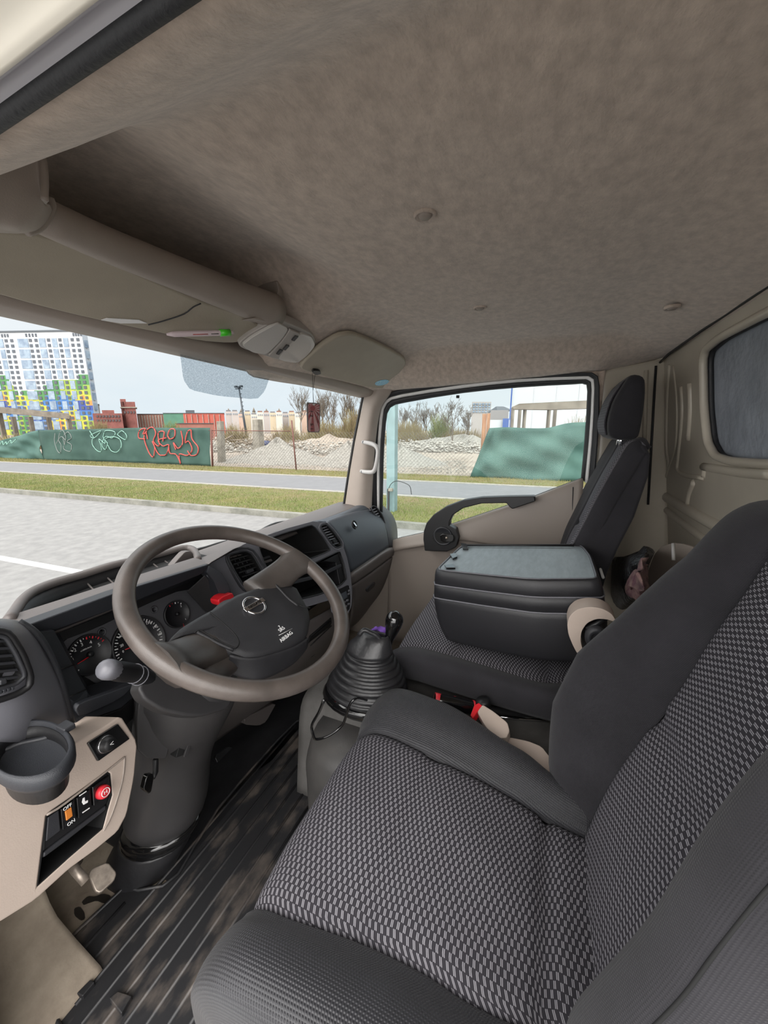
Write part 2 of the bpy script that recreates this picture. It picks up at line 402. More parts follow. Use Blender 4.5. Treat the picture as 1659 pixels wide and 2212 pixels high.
strip('waste_ground', 16.3, 420, GV-.04, GV-.04, M['dirt'], u0=-350, u1=500, th=.3)
tag(prism('parking_line', [R3(2.0, 3.42, G+.004), R3(11.5, 3.42, G+.004), R3(11.5, 3.56, G+.004), R3(2.0, 3.56, G+.004)], (0, 0, -.01), M['roadpaint'], bevel=0),
    'long white painted parking line on the grey asphalt beyond the windscreen', 'road marking')
def blades(name, n, w0, w1, u0, u1, h, mat_, label):
    vs_, fs = [], []; r = random.Random(5)
    for i in range(n):
        u = r.uniform(u0, u1); w = r.uniform(w0, w1); hh = h*r.uniform(.4, 1.2); a = r.uniform(0, 6.28); ww = .006
        b = R3(u, w, GV-.02); dx = Vector((math.cos(a), math.sin(a), 0)); t = Vector((r.uniform(-.5, .5), r.uniform(-.5, .5), 1))*hh
        k = len(vs_); vs_ += [b-dx*ww, b+dx*ww, b+t]; fs.append([k, k+1, k+2])
    tag(mk(name, vs_, fs, mat_, smooth=False), label, 'grass', kind='stuff')
blades('grass', 95000, 7.7, 10.55, -3, 30, .055, M['grassA'], 'short green spring grass on the verge between kerb and footpath')
blades('dry_grass', 26000, 14.0, 16.2, -4, 34, .09, M['grassB'], 'yellowish dry grass strip along the foot of the fences')
# ---- screens of green mesh cloth on the fence line
FW = 16.0
def cloth_mat(name, c, c2):
    return mat(name, c, .75, c2=c2, nscale=.8, bump=.0, bscale=7, detail=6, spec=.25)
M['green'] = cloth_mat('green_screen_cloth', (62, 92, 84), (80, 112, 102)); M['green2'] = cloth_mat('faded_green_screen_cloth', (72, 108, 100), (98, 134, 124))
def screen(name, top, bot, n, mat_, label, folds, lie=.0, group=None):
    """cloth between a top and bottom polyline of picture points on the fence plane"""
    pl = wpl(FW); T = crs(onpl(top, pl), 6); B = crs(onpl(bot, pl), 6)
    def samp(L, t):
        f = t*(len(L)-1); i = min(int(f), len(L)-2); return L[i].lerp(L[i+1], f-i)
    rows = []
    rr = random.Random(3)
    for j in range(15):
        v = j/14; row = []
        for i in range(n+1):
            u = i/n; p = samp(T, u).lerp(samp(B, u), v)
            w = math.sin(u*n*.9)*.03 + math.sin(u*37+v*4)*.03 + folds*(math.sin(v*9+u*8)*.06+math.sin(v*17-u*21)*.03)
            row.append(p - RN*(w + lie*v*v))
        rows.append(row)
    o = mk(name, [p for r in rows for p in r], [[i*(n+1)+k, i*(n+1)+k+1, (i+1)*(n+1)+k+1, (i+1)*(n+1)+k] for i in range(14) for k in range(n)], mat_, solid=.01)
    return tag(o, label, 'fence screen', group)
s1 = screen('fence_screen', [(83, 929), (190, 927), (299, 924), (400, 924), (454, 924)], [(94, 994), (190, 996), (304, 1000), (400, 1004), (456, 1007)], 50, M['green'],
            'long green mesh screen with grey, mint and red bubble graffiti', .25)
s2 = screen('fence_screen', [(-60, 968), (0, 952), (45, 939), (84, 929)], [(-60, 992), (0, 991), (50, 992), (95, 994)], 22, M['green2'],
            'sagging left end of the green mesh screen, creased towards the ground', 1.2)
s3 = screen('fence_screen', [(1057, 925), (1094, 923), (1175, 925), (1236, 913), (1330, 912)], [(1014, 1034), (1060, 1034), (1169, 1038), (1255, 1040), (1330, 1042)], 40, M['green2'],
            'crumpled green mesh screen seen through the passenger door window', 1.2)
fence_root = {}
def graffiti(o, name, strokes, mat_, r=.03, off=.07):
    pl = wpl(FW-off); L = []
    for st in strokes:
        L.append((crs([PL(a, b, pl) for a, b in st], 5), r, r))
    g = tubes(name, L, mat_, o, n=5); return g
M['mint'] = mat('mint_spray_paint', (170, 222, 205), .7); M['redspray'] = mat('red_spray_paint', (226, 92, 84), .7); M['greyspray'] = mat('grey_spray_paint', (168, 172, 170), .7)
def z1(L): return [[(a/3.95, 680+b/3.95) for a, b in s] for s in L]
graffiti(s1, 'mint_graffiti', z1([[(765, 990), (800, 1050), (770, 1030), (860, 990), (820, 1040), (790, 1060), (790, 1110), (830, 1160), (865, 1165), (860, 1110), (845, 1060), (900, 1100), (880, 1040)],
    [(880, 1040), (900, 990), (980, 1000), (960, 1050), (900, 1040), (870, 1110), (900, 1150), (920, 1100)], [(920, 1100), (900, 1060), (960, 1040), (1020, 1060), (1035, 1120), (1000, 1170), (950, 1160), (920, 1110)],
    [(1000, 1020), (1040, 990), (1080, 1030), (1070, 1065), (1030, 1045), (1000, 1020)]]), M['mint'], .02)
graffiti(s1, 'grey_graffiti', z1([[(470, 1010), (465, 1080), (490, 1160), (515, 1175), (520, 1110), (500, 1070), (510, 1010), (535, 985), (560, 1040), (550, 1110)], [(550, 1110), (540, 1040), (580, 1000), (610, 1050), (570, 1080), (610, 1110), (600, 1165), (550, 1150), (540, 1120)], [(480, 1100), (520, 1040), (560, 1070)]]), M['greyspray'], .016)
graffiti(s1, 'red_graffiti', z1([[(1240, 1060), (1185, 1050), (1190, 990), (1240, 970), (1220, 1020), (1250, 1000), (1230, 1040), (1245, 1110), (1280, 1190), (1310, 1210), (1320, 1130), (1300, 1080), (1340, 1170), (1370, 1200)],
    [(1260, 1060), (1250, 990), (1300, 960), (1330, 1010), (1310, 1080), (1360, 1120), (1350, 1010), (1400, 1000), (1390, 1080)], [(1370, 1200), (1420, 1190), (1440, 1110), (1390, 1120), (1350, 1070), (1420, 1050)],
    [(1430, 1030), (1450, 980), (1490, 980), (1490, 1040), (1450, 1060), (1430, 1030)], [(1440, 1120), (1450, 1180), (1500, 1190), (1530, 1240), (1540, 1270), (1530, 1190), (1600, 1200), (1640, 1150), (1610, 1080), (1580, 1090), (1600, 1000), (1630, 980)], [(1630, 980), (1640, 1060), (1690, 1130), (1680, 1190), (1630, 1200), (1600, 1160)], [(1545, 990), (1560, 1090), (1520, 1140), (1480, 1090), (1500, 1150)]]), M['redspray'], .032)
graffiti(s2, 'mint_graffiti', z1([[(0, 1110), (20, 1080), (30, 1110), (50, 1085), (60, 1105), (90, 1070), (100, 1095), (140, 1060)]]), M['mint'], .025, .14)
# ---- chain link stretch with rusty posts and rail
M['rust'] = mat('rusty_steel', (136, 88, 78), .8, c2=(110, 70, 60), nscale=20); M['wire'] = mat('galvanised_wire', (150, 146, 140), .5, metal=.4)
M['oldconc'] = mat('weathered_concrete', (176, 170, 156), .9, c2=(140, 134, 122), nscale=3, bump=.5, bscale=30)
cl = thing('chain_link_fence', 'rusty framed chain link fence between the two green screens', 'fence', R3(10, FW, GV))
a = PL(458, 1004, wpl(FW)); b = PL(1020, 1036, wpl(FW)); zt = .98
ua, ub = a.dot(RD), b.dot(RD)
L = []; k = int((ua-ub)/.16)
for i in range(-12, k+1):
    for s in (0, 1):
        u0 = ua - i*.16; h = zt-GV-.08; u1 = u0 - h if s == 0 else u0 + h; 
        z0 = GV+.03; z1_ = z0 + h
        p0, p1 = (u0, z0), (u1, z1_)
        t0, t1 = 0, 1
        if p1[0] < ub: t1 = (u0-ub)/(u0-u1) if u0 != u1 else 1
        if p1[0] > ua: t1 = (ua-u0)/(u1-u0)
        if u0 > ua:
            if s: continue
            t0 = (u0-ua)/(u0-u1)
        if t1 <= t0 or u0 < ub: continue
        L.append(([R3(u0+(u1-u0)*t0, FW, z0+h*t0), R3(u0+(u1-u0)*t1, FW, z0+h*t1)], .006, .006))
tubes('wire_mesh', L, M['wire'], cl, n=3)
tube('top_rail', [R3(ua, FW, zt), R3(PL(632, 1014, wpl(FW)).dot(RD), FW, zt-.02)], .02, M['rust'], cl)
for (x0, y0, x1, y1, r) in ((456, 928, 459, 1006, .05), (630, 908, 640, 1014, .035)):
    p, q = PL(x0, y0, wpl(FW-.03)), PL(x1, y1, wpl(FW-.03)); tube('post', [q-Vector((0, 0, .1)), p], r, M['rust'], cl)
for (x0, x1, yt, yb, w, lab) in ((470, 481, 910, 992, 18.5, 'weathered concrete fence post beside the end of the green screen'), (548, 564, 906, 962, 24, 'weathered concrete fence post standing among the rubble')):
    p = PL((x0+x1)/2, yt, wpl(w)); q = PL((x0+x1)/2+3, yb, wpl(w)); hw = (PL(x1, yt, wpl(w))-PL(x0, yt, wpl(w))).length/2*.8
    o = loft('concrete_post', [[q+Vector(v)*1.15-Vector((0, 0, .3)) for v in ((-hw, -hw, 0), (hw, -hw, 0), (hw, hw, 0), (-hw, hw, 0))], [p+Vector(v)+Vector((0, 0, 0)) for v in ((-hw, -hw, 0), (hw, -hw, 0), (hw, hw, 0), (-hw, hw, 0))]], M['oldconc'], bevel=.02, smooth=False); tag(o, lab, 'post')
M['woodpost'] = mat('raw_timber', (190, 140, 100), .8, c2=(150, 100, 70), nscale=6, stretch=(3, 3, .4))
for (x0, yt, yb, w, r, lab) in ((1047, 894, 950, 16.6, .09, 'thick orange timber post at the edge of the right green screen'), (1056, 893, 925, 17.4, .07, 'thinner timber post just behind the thick orange one')):
    p = PL(x0, yt, wpl(w)); tag(tube('timber_post', [Vector((p.x, p.y, GV-.1)), p], r, M['woodpost'], n=8), lab, 'post')
# ---- gravel heaps, rubble, timber
def mound(name, c, ru, rw, h, mat_, label, seed, nz=.12, kind=None):
    r = random.Random(seed); n, m = 30, 16; rows = []
    ph = [r.uniform(0, 6) for _ in range(8)]
    for j in range(m+1):
        t = j/m; row = []
        for i in range(n):
            th = 2*math.pi*i/n; k = 1 + .15*math.sin(2*th+ph[0]) + .09*math.sin(5*th+ph[1])
            u, w = c[0]+ru*t*k*math.cos(th), c[1]+rw*t*k*math.sin(th)
            z = h*(max(0, 1-t)**1.15)*(1+.15*math.sin(3*th+ph[2])) + nz*h*math.sin(u*3.1+ph[3])*math.sin(w*2.7+ph[4])*(1-t) + r.uniform(-1, 1)*.03*(1-t)
            row.append(R3(u, w, GV-.08+z))
        rows.append(row)
    return tag(loft(name, rows, mat_, cap=False), label, 'gravel pile' if 'gravel' in name else 'rubble', kind=kind)
def uw(px, w): p = PL(px, 927, wpl(w)); return p.dot(RD)
mound('gravel_pile', (uw(585, 20), 20.5), 3.4, 3.0, 1.25, M['gravel'], 'large pale grey gravel heap behind the rusty chain link post', 1)
mound('gravel_pile', (uw(500, 19), 20.0), 1.8, 2.0, .45, M['gravel'], 'low grey gravel heap beside the end of the graffiti screen', 6)
mound('gravel_pile', (uw(735, 20), 21.0), 2.6, 3.0, 1.15, M['gravel'], 'grey gravel heap left of the passenger side windscreen pillar', 2)
mound('gravel_pile', (uw(855, 21), 22), 2.6, 3.5, 1.0, M['gravel'], 'grey gravel heap behind the pale blue pole', 3)
mound('gravel_pile', (uw(990, 40), 44), 9, 5, 1.3, M['gravel'], 'long low grey gravel bank far behind the right green screen', 4)
mound('gravel_pile', (uw(1215, 30), 31), 3.2, 2.0, 1.7, M['gravel'], 'pale gravel heap under the concrete frame on the right', 8)
mound('rubble_mound', (uw(700, 33), 34), 7, 4, 1.3, M['dirt'], 'brown earth and rubble mound behind the gravel heaps', 9)
mound('rubble_mound', (uw(560, 33), 36), 7, 3.5, 1.4, M['dirt'], 'low brown earth mound under the heap of old timber', 10)
def rocks(name, n, px0, px1, w0, w1, s0, s1, hz, mat_, label, seed):
    r = random.Random(seed); vs_, fs = [], []
    F8 = [[0, 2, 4], [2, 1, 4], [1, 3, 4], [3, 0, 4], [2, 0, 5], [1, 2, 5], [3, 1, 5], [0, 3, 5]]
    for i in range(n):
        w = r.uniform(w0, w1); u = uw(r.uniform(px0, px1), w); s = r.uniform(s0, s1); c = R3(u, w, GV + r.uniform(-.02, hz)*r.random())
        d = [Vector((r.uniform(.5, 1.2), r.uniform(-.3, .3), r.uniform(-.3, .3))), Vector((-r.uniform(.5, 1.2), r.uniform(-.3, .3), 0)), Vector((0, r.uniform(.5, 1.2), r.uniform(-.2, .4))), Vector((0, -r.uniform(.5, 1), 0)), Vector((0, 0, r.uniform(.3, .8))), Vector((0, 0, -.5))]
        k = len(vs_); vs_ += [c+q*s for q in d]; fs += [[k+a for a in f] for f in F8]
    tag(mk(name, vs_, fs, mat_, smooth=False), label, 'rubble', kind='stuff')
M['rock'] = mat('broken_concrete', (206, 202, 192), .9, c2=(166, 160, 150), nscale=4)
rocks('rubble', 2600, 455, 770, 26, 36, .05, .2, 1.0, M['rock'], 'scattered broken concrete and stones across the waste ground', 1)
rocks('rubble', 2000, 840, 1060, 32, 50, .07, .26, .9, M['rock'], 'pale broken stones strewn beyond the bare ground on the right', 2)
rocks('gravel_stones', 2600, 480, 1010, 17, 24, .02, .07, .1, M['rock'], 'loose gravel stones around the foot of the heaps', 3)
M['timber'] = mat('grey_weathered_timber', (176, 160, 138), .85, c2=(124, 108, 92), nscale=3)
r = random.Random(11)
for i in range(34):
    w = r.uniform(28, 32); px = r.choice([r.uniform(480, 548), r.uniform(565, 640)]); u = uw(px, w); z = GV + r.uniform(.1, 1.0); a = r.uniform(-.5, .5); ln = r.uniform(1.2, 3.2)
    d = Vector((r.uniform(-.4, .4), math.cos(a), math.sin(a)*.7)).normalized(); c = R3(u, w, z)
    o = tube('timber_plank', [c-d*ln/2, c+d*ln/2], r.uniform(.04, .09), M['timber'], n=4); tag(o, 'grey weathered timber plank on the heap %s the taller concrete post' % ('left of' if px < 556 else 'right of'), 'timber', 'old timbers %s the taller concrete post' % ('left of' if px < 556 else 'right of'))
M['tarpblue'] = mat('blue_bag', (60, 70, 110), .6)
p = PL(575, 957, wpl(27)); tag(loft('blue_bag', [circ(p+Vector((0, 0, h)), (1, 0, 0), (0, 1, 0), rr, 10) for rr, h in ((.2, -.3), (.45, -.15), (.4, .1), (.12, .2))], M['tarpblue']), 'small dark blue bag lying beside the timber heap', 'bag')
# ---- pale blue pole near the passenger door
M['paleblue'] = mat('pale_blue_painted_pole', (150, 178, 180), .5, noise=.12, nscale=5)
pp_ = thing('pale_blue_pole', 'pale blue square pole in the grass outside the passenger door window', 'pole', P(846, 1120, 'z', GV))
pw = 8.6
a, b = PL(838, 1000, wpl(pw)), PL(856, 1000, wpl(pw)); c = (a+b)/2; hw = (a-b).length/2
box('post', (c.x, c.y, .75), (hw*2, hw*2, 3.4), M['paleblue'], pp_, .01)
q = PL(839, 1085, wpl(pw-.2)); box('cable_duct', (q.x, q.y, q.z-.15), (.05, .05, .95), M['shroud'], pp_, .01)
q0 = PL(844, 1058, wpl(pw-.2)); box('junction_box', q0, (.08, .1, .07), M['oldconc'], pp_, .01)
tube('wire', [PL(x, y, wpl(pw-.22)) for x, y in ((838, 1062), (843, 1048), (852, 1040), (864, 1040), (880, 1046), (886, 1052), (888, 1062), (889, 1068))], .008, M['black'], pp_, res=4)
p = PL(849, 900, wpl(15.9)); tag(tube('rusty_post', [Vector((p.x, p.y, GV)), p], .035, M['rust']), 'thin rusty red fence post just right of the pale blue pole', 'post')
# ---- flood light mast
def hd(px, D, z): 
    d = ray(px, 927); f = Vector((math.cos(HEAD), math.sin(HEAD), 0)); t = D/d.dot(f); q = d*t; return Vector((q.x, q.y, z))
def zat(px, py, D):
    d = ray(px, py); f = Vector((math.cos(HEAD), math.sin(HEAD), 0)); return CAMZ + d.z*D/d.dot(f)
M['pole'] = mat('dark_steel_mast', (70, 78, 86), .5)
D = 48; mast = thing('floodlight_mast', 'tall dark floodlight mast beyond the waste ground', 'lamp post', hd(531, D, GV))
p0 = hd(533, D, GV); p1 = hd(523, D, zat(523, 838, D)); tube('mast', [p0, p1], [.16, .08], M['pole'], mast)
q = hd(523, D, zat(523, 840, D)); RX = Vector((math.sin(HEAD), -math.cos(HEAD), 0)); UP = Vector((0, 0, 1))
tube('crossarm', [q-RX*.45, q+RX*.4], .05, M['pole'], mast)
for s, h in ((-.35, .25), (.28, .3), (.0, .18)): box('floodlight', q+RX*s+UP*h, (.3, .3, .22), M['pole'], mast, .02)
for k in range(5): box('bracket', p1.lerp(p0, .1+.07*k)+RX*.12, (.25, .08, .06), M['pole'], mast, .01)
# ---- buildings
def block(name, x0, x1, yt, D, depth, mat_, parent=None, zb=GV-.1, yb=None, taper=0):
    a, b = hd(x0, D, 0), hd(x1, D, 0); zt_ = zat((x0+x1)/2, yt, D); z0 = zb if yb is None else zat((x0+x1)/2, yb, D)
    f = (b if x1 < CX else a).normalized()
    base = [a, b, b+f*depth, a+f*depth]
    return prism(name, [Vector((p.x, p.y, z0)) for p in base], (0, 0, zt_-z0), mat_, parent, bevel=0)
M['pane'] = mat('dark_window_pane', (64, 72, 84), .3); M['paneblue'] = mat('blue_glazing', (112, 134, 160), .25, c2=(168, 188, 204), nscale=.5)
# apartment block: facade is a mosaic of panels
H = zat(183, 716, 130); A = hd(208, 130, 0); q = P(0, 719, 'z', H); Bp = Vector((q.x, q.y, 0)); fd = (Bp-A); Lf = fd.length; fd.normalize(); fn = Vector((-fd.y, fd.x, 0))
if fn.dot(A) > 0: fn = -fn
apt = thing('apartment_block', 'tall white apartment block with green, blue and yellow mosaic lower floors', 'building', (A.x, A.y, GV))
ROWS = 20; z00 = G; rh = (H-z00)/ROWS; NC = 24; cw = Lf/NC
pal = {'W': (226, 230, 234), 'S': (206, 218, 230), 'G': (74, 142, 72), 'L': (160, 186, 66), 'Y': (232, 208, 64), 'B': (62, 124, 196), 'C': (112, 142, 188), 'D': (52, 78, 164), 'O': (232, 150, 70), 'R': (214, 96, 60)}
pm = {k: mat('facade_panel_'+n, pal[k], .6) for k, n in zip('WSGLYBCDOR', ['white', 'pale_blue', 'green', 'lime', 'yellow', 'blue', 'slate_blue', 'dark_blue', 'orange', 'red'])}
keys = list(pm); 
bmp = ["WWWWWWWWWWWWWWWWWWWWWGGG", "WWWWWWWWWWWWWGGLLLLLGGGG", "LWWWWWWWWWGGGGGYLLLLGGLL", "GGWGGWWGGGGGGGGGLLYLLYLL", "GYYYLYLYGGBBBGBBBLBYYOYY", "CYLCYCYLYBBBCBBBBBBDDDYO", "CCCYCCCCLYBBBBBBCBYDDDDD", "DCCCDCCBBBBBCCYYYYLCBBBB", "GLGGLDCDBCCCYYYYROLYLYBB", "LLGGGCCBCDYCYOYRLGLLYLLL", "GLGLGCCBCDYCYOYRLGLLYLLL", "GGLLGCCBCDYCYOYRLGLLYLLL"]
V, Fc, Fm = [], [], []
EX = 8
for r_ in range(ROWS):
    for c_ in range(-EX, NC):
        z1_ = H - r_*rh; z0_ = z1_-rh; b0 = A + fd*(Lf-(c_)*cw); b1 = A + fd*(Lf-(c_+1)*cw); k = len(V)
        V += [Vector((b0.x, b0.y, z0_)), Vector((b1.x, b1.y, z0_)), Vector((b1.x, b1.y, z1_)), Vector((b0.x, b0.y, z1_))]; Fc.append([k, k+1, k+2, k+3])
        ch = bmp[r_-8][c_ % 24] if r_ >= 8 else ('S' if (c_+r_//3) % 7 in (1, 2, 3) and r_ > 1 else 'W'); Fm.append(keys.index(ch))
e0 = A+fd*(Lf+EX*cw); bk = [A-fn*2.2, e0-fn*2.2]; k = len(V)
V += [Vector((p.x, p.y, z)) for p in (A, e0, bk[1], bk[0]) for z in (z00, H)]
Fc += [[k, k+1, k+7, k+6], [k+2, k+3, k+5, k+4], [k+4, k+5, k+7, k+6], [k+1, k+3, k+5, k+7]]; Fm += [keys.index('S')]*4
mk('wall', V, Fc, None, apt, smooth=False, mats=[pm[k] for k in keys], fm=Fm)
def fwin(name, u0, u1, z0, z1_, m_, par, th=.25, V=None):
    b0 = A + fd*(Lf*(1-u0)); b1 = A + fd*(Lf*(1-u1)); p = [Vector((b0.x, b0.y, z0)), Vector((b1.x, b1.y, z0)), Vector((b1.x, b1.y, z1_)), Vector((b0.x, b0.y, z1_))]
    p = [x+fn*.12 for x in p]
    if V is not None: V.append(p); return
    return prism(name, p, fn*-.2, m_, par, bevel=0)
cols = [(-.25, -.214), (-.10, -.064), (.04, .077), (.11, .147), (.342, .378), (.412, .448), (.567, .603), (.707, .743), (.857, .893), (.927, .963)]
cnt = 0; rest = []
for r_ in range(1, ROWS):
    for (a_, b_) in cols:
        z1_ = H - r_*rh - rh*.2; z0_ = z1_-rh*.58
        if cnt < 100: fwin('window', a_, b_, z0_, z1_, M['pane'], apt); cnt += 1
        else: fwin('', a_, b_, z0_, z1_, None, None, V=rest)
V = []; Fc = []
for p in rest: k = len(V); V += p; Fc.append([k, k+1, k+2, k+3])
tag(mk('window_rows', V, Fc, M['pane'], apt, smooth=False), kind='stuff')
for r_ in range(1, ROWS-1, 2):
    for (a_, b_) in ((-.20, -.12), (-.035, .02), (.20, .33), (.465, .545), (.625, .685), (.765, .825)):
        z1_ = H-r_*rh-rh*.15; g = fwin('balcony_glazing', a_, b_, z1_-rh*1.65, z1_, M['paneblue'], apt)
p0_, p1_ = A+fd*0, A+fd*(Lf+EX*cw)
prism('roof_coping', [Vector((p.x, p.y, H)) for p in (A+fn*.3, e0+fn*.3, e0-fn*2.2, A-fn*2.2)], (0, 0, .5), M['pole'], apt, bevel=0)
for a_ in (.0, .035, .07, .30, .34, .38, .42, .88, .91, .94, .97): fwin('attic_opening', a_+.01, a_+.03, H-rh*.85, H-rh*.25, M['pane'], apt)
for k in range(0, 18, 2): box('side_balcony', A+Vector((0, 0, H-(k+2.2)*rh)) - fn*1 + RX*.05, (.9, .9, rh*1.4), M['paneblue'], apt, 0)
# unfinished concrete frames
M['conc'] = mat('raw_concrete', (158, 148, 134), .9, c2=(120, 110, 98), nscale=1.2, bump=.4, bscale=8)
def frame_bld(label, D, beam, colsx, depth=1.2, colw=3.5, zb=GV):
    t = thing('unfinished_pavilion', label, 'unfinished building', hd(beam[0][0], D, GV))
    pl = plane(hd(600, D, 0), (math.cos(HEAD), math.sin(HEAD), 0)); f = Vector((math.cos(HEAD), math.sin(HEAD), 0))
    prism('roof_slab', onpl(beam, pl), hd(beam[2][0] if beam[2][0] < CX else beam[0][0], D, 0).normalized()*depth, M['conc'], t, bevel=0)
    for x, yt, dd in colsx:
        a, b = hd(x-colw/2, D+dd, 0), hd(x+colw/2, D+dd, 0); z = zat(x, yt, D+dd)
        prism('column', [Vector((p.x, p.y, zb-.2)) for p in (a, b, b+f*.5, a+f*.5)], (0, 0, z-zb+.2), M['conc'], t, bevel=0)
frame_bld('roofless grey concrete frame in front of the apartment block', 42, [(-90, 876), (2, 879), (147, 893), (151, 898), (150, 905), (2, 892), (-90, 890)], [(1, 886, .2), (148, 897, .2), (105, 900, 2.5), (66, 900, 3), (29, 900, 3.4), (-40, 890, .2)])
frame_bld('grey concrete frame with flat roof seen at right through the door window', 36, [(1106, 879), (1122, 872), (1330, 862), (1330, 880), (1186, 885), (1110, 884)], [(1107, 880, .1), (1185, 882, .1), (1122, 880, 3), (1133, 884, .3), (1198, 881, 3), (1290, 878, .1)])
M['whitewall'] = mat('white_cladding', (214, 218, 222), .5); M['bluepost'] = mat('blue_corner_trim', (50, 92, 170), .5)
wb = thing('white_hall', 'large white clad hall rising behind the concrete frame on the right', 'building', hd(1150, 80, GV))
block('wall', 1102, 1420, 742, 80, 20, M['whitewall'], wb); block('corner_trim', 1098.5, 1101.5, 742, 79.6, 1, M['bluepost'], wb)
for x in (1148, 1196, 1244, 1292): block('panel_joint', x-.4, x+.4, 742, 79.9, .2, M['flange'], wb)
M['brick'] = mat('old_red_brick', (148, 86, 78), .85, c2=(120, 66, 60), nscale=.6); M['bwin'] = mat('empty_window_opening', (84, 74, 76), .8)
rb = thing('brick_factory', 'derelict red brick factory wing with empty windows', 'building', hd(245, 110, GV))
block('wall', 205, 268, 893, 110, 8, M['brick'], rb); block('gable', 226, 252, 886, 110.5, 9, M['brick'], rb)
for j in range(2):
    for i in range(8): block('window', 212+i*6.6, 216+i*6.6, 897+j*9, 109.8, .5, M['bwin'], rb, yb=901.5+j*9)
tw = thing('brick_tower', 'ruined red brick tower standing above the factory', 'building', hd(285, 112, GV))
block('wall', 268, 299, 868, 112, 8, M['brick'], tw); block('parapet', 268, 280, 862, 112, 6, M['brick'], tw); block('ledge', 266, 302, 879, 111.5, 8, M['oldconc'], tw, yb=881)
for i in range(4): block('window', 273+i*6.5, 276.5+i*6.5, 888, 111.8, .5, M['bwin'], tw, yb=893)
for nm, x0, x1, yt, D, c, lab, cat_ in (
    ('grey_block', 205, 222, 874, 150, (172, 172, 170), 'pale grey block just right of the apartment tower', 'building'),
    ('brick_shed', 300, 356, 895, 120, (176, 128, 112), 'long low brick shed right of the ruined tower', 'building'),
    ('green_warehouse', 356, 400, 893, 115, (86, 140, 116), 'green walled warehouse beside the red one', 'building'),
    ('red_warehouse', 399, 487, 893, 105, (196, 96, 80), 'bright red brick warehouse left of the chain link fence', 'building'),
    ('roof_shed', 380, 462, 915, 70, (170, 110, 96), 'low brick red shed roof just above the graffiti screen', 'building')):
    t = thing(nm, lab, cat_, hd((x0+x1)/2, D, GV)); mm = mat(nm+'_wall', c, .8, noise=.12, nscale=.5)
    block('wall', x0, x1, yt, D, 12, mm, t)
    block('roof_edge', x0-.5, x1+.5, yt-1.2, D-.2, 12, M['pole'], t, yb=yt)
    if nm == 'red_warehouse':
        block('roof_hut', 405, 424, 886, D+3, 5, M['pole'], t, yb=893)
        for i in range(7): block('wall_pier', 404+i*12, 405+i*12, 895, D-.3, .3, M['rock'], t)
    elif nm == 'brick_shed':
        for i in range(9): block('wall_pier', 303+i*6, 304.5+i*6, 897, D-.3, .3, M['rock'], t)
HP = ['nearest the red warehouse', 'second right of the red warehouse', 'third right of the red warehouse', 'just left of the floodlight mast', 'behind the floodlight mast', 'just right of the floodlight mast', 'left of the taller concrete post', 'behind the taller concrete post', 'right of the taller concrete post', 'left of the thin rusty post', 'behind the thin rusty post', 'right of the thin rusty post', 'last one before the bare trees']
rr = random.Random(4)
for i in range(13):
    x0 = 490+i*13.5; D = rr.uniform(180, 230); yt = rr.uniform(888, 896)
    t = thing('distant_house', 'pale cream skyline town house, %s' % HP[i], 'building', hd(x0, D, GV), 'town houses on the skyline')
    c = rr.choice([(226, 208, 178), (220, 190, 170), (230, 222, 208), (206, 196, 190)]); block('wall', x0, x0+13, yt, D, 12, mat('house_wall', c, .8), t)
    block('roof', x0+1.5, x0+11.5, yt-3, D+1, 9, mat('house_roof', rr.choice([(150, 110, 96), (130, 130, 134)]), .8), t, yb=yt)
    for k in range(3): block('window_band', x0+2+k*4, x0+3.6+k*4, yt+4, D-.3, .3, M['paneblue'], t, yb=yt+7)
for i in range(5):
    x0 = 492+i*27; D = 240; t = thing('distant_tower', 'small pointed roof tower on the far skyline, %s from the left' % ['first', 'second', 'third', 'fourth', 'fifth'][i], 'tower', hd(x0, D, 0), 'pointed roof tops on the skyline')
    b_ = hd(x0+5, D, zat(x0, 890, D)); b0_ = hd(x0+5, D, GV); tube('spire', [b_, b_+UP*rr.uniform(1.5, 3.5)], [1.1, .05], M['conc'], t, n=6); tube('tower_shaft', [b0_, b_], 1.0, M['oldconc'], t, n=6)
ht = thing('grey_hotel', 'grey multi storey block behind the bare trees, seen through the door window', 'building', hd(1037, 170, GV))
block('wall', 1017, 1058, 868, 170, 20, mat('hotel_wall', (186, 180, 176), .7), ht)
for j in range(4):
    for i in range(6): block('window', 1019+i*6.6, 1023.5+i*6.6, 871+j*5.5, 169.6, .4, M['paneblue'], ht, yb=874.5+j*5.5)
hp = thing('hip_roof_pavilion', 'grey pavilion with a hipped roof left of the white hall', 'building', hd(1074, 120, GV))
block('wall', 1058, 1096, 886, 120, 12, mat('pavilion_wall', (170, 166, 166), .7), hp)
c = hd(1077, 126, 0); zb_ = zat(1077, 887, 120); wv = (hd(1094, 120, 0)-hd(1060, 120, 0)).length/2
mk('roof', [Vector((c.x, c.y, zb_))+RX*a*wv+Vector((math.cos(HEAD), math.sin(HEAD), 0))*b*6 for a, b in ((-1, -1), (1, -1), (1, 1), (-1, 1))]+[Vector((c.x, c.y, zat(1077, 878, 126)))-RX*1.2, Vector((c.x, c.y, zat(1077, 878, 126)))+RX*1.2], [[0, 1, 5, 4], [1, 2, 5], [2, 3, 4, 5], [3, 0, 4]], M['pole'], hp, smooth=False)
wl = thing('white_site_wall', 'low white site wall in front of the pavilion', 'wall', hd(1060, 60, GV)); block('wall', 1040, 1100, 907, 60, .3, M['whitewall'], wl); block('blue_gate', 1085, 1098, 904, 59.5, .2, M['bluepost'], wl)
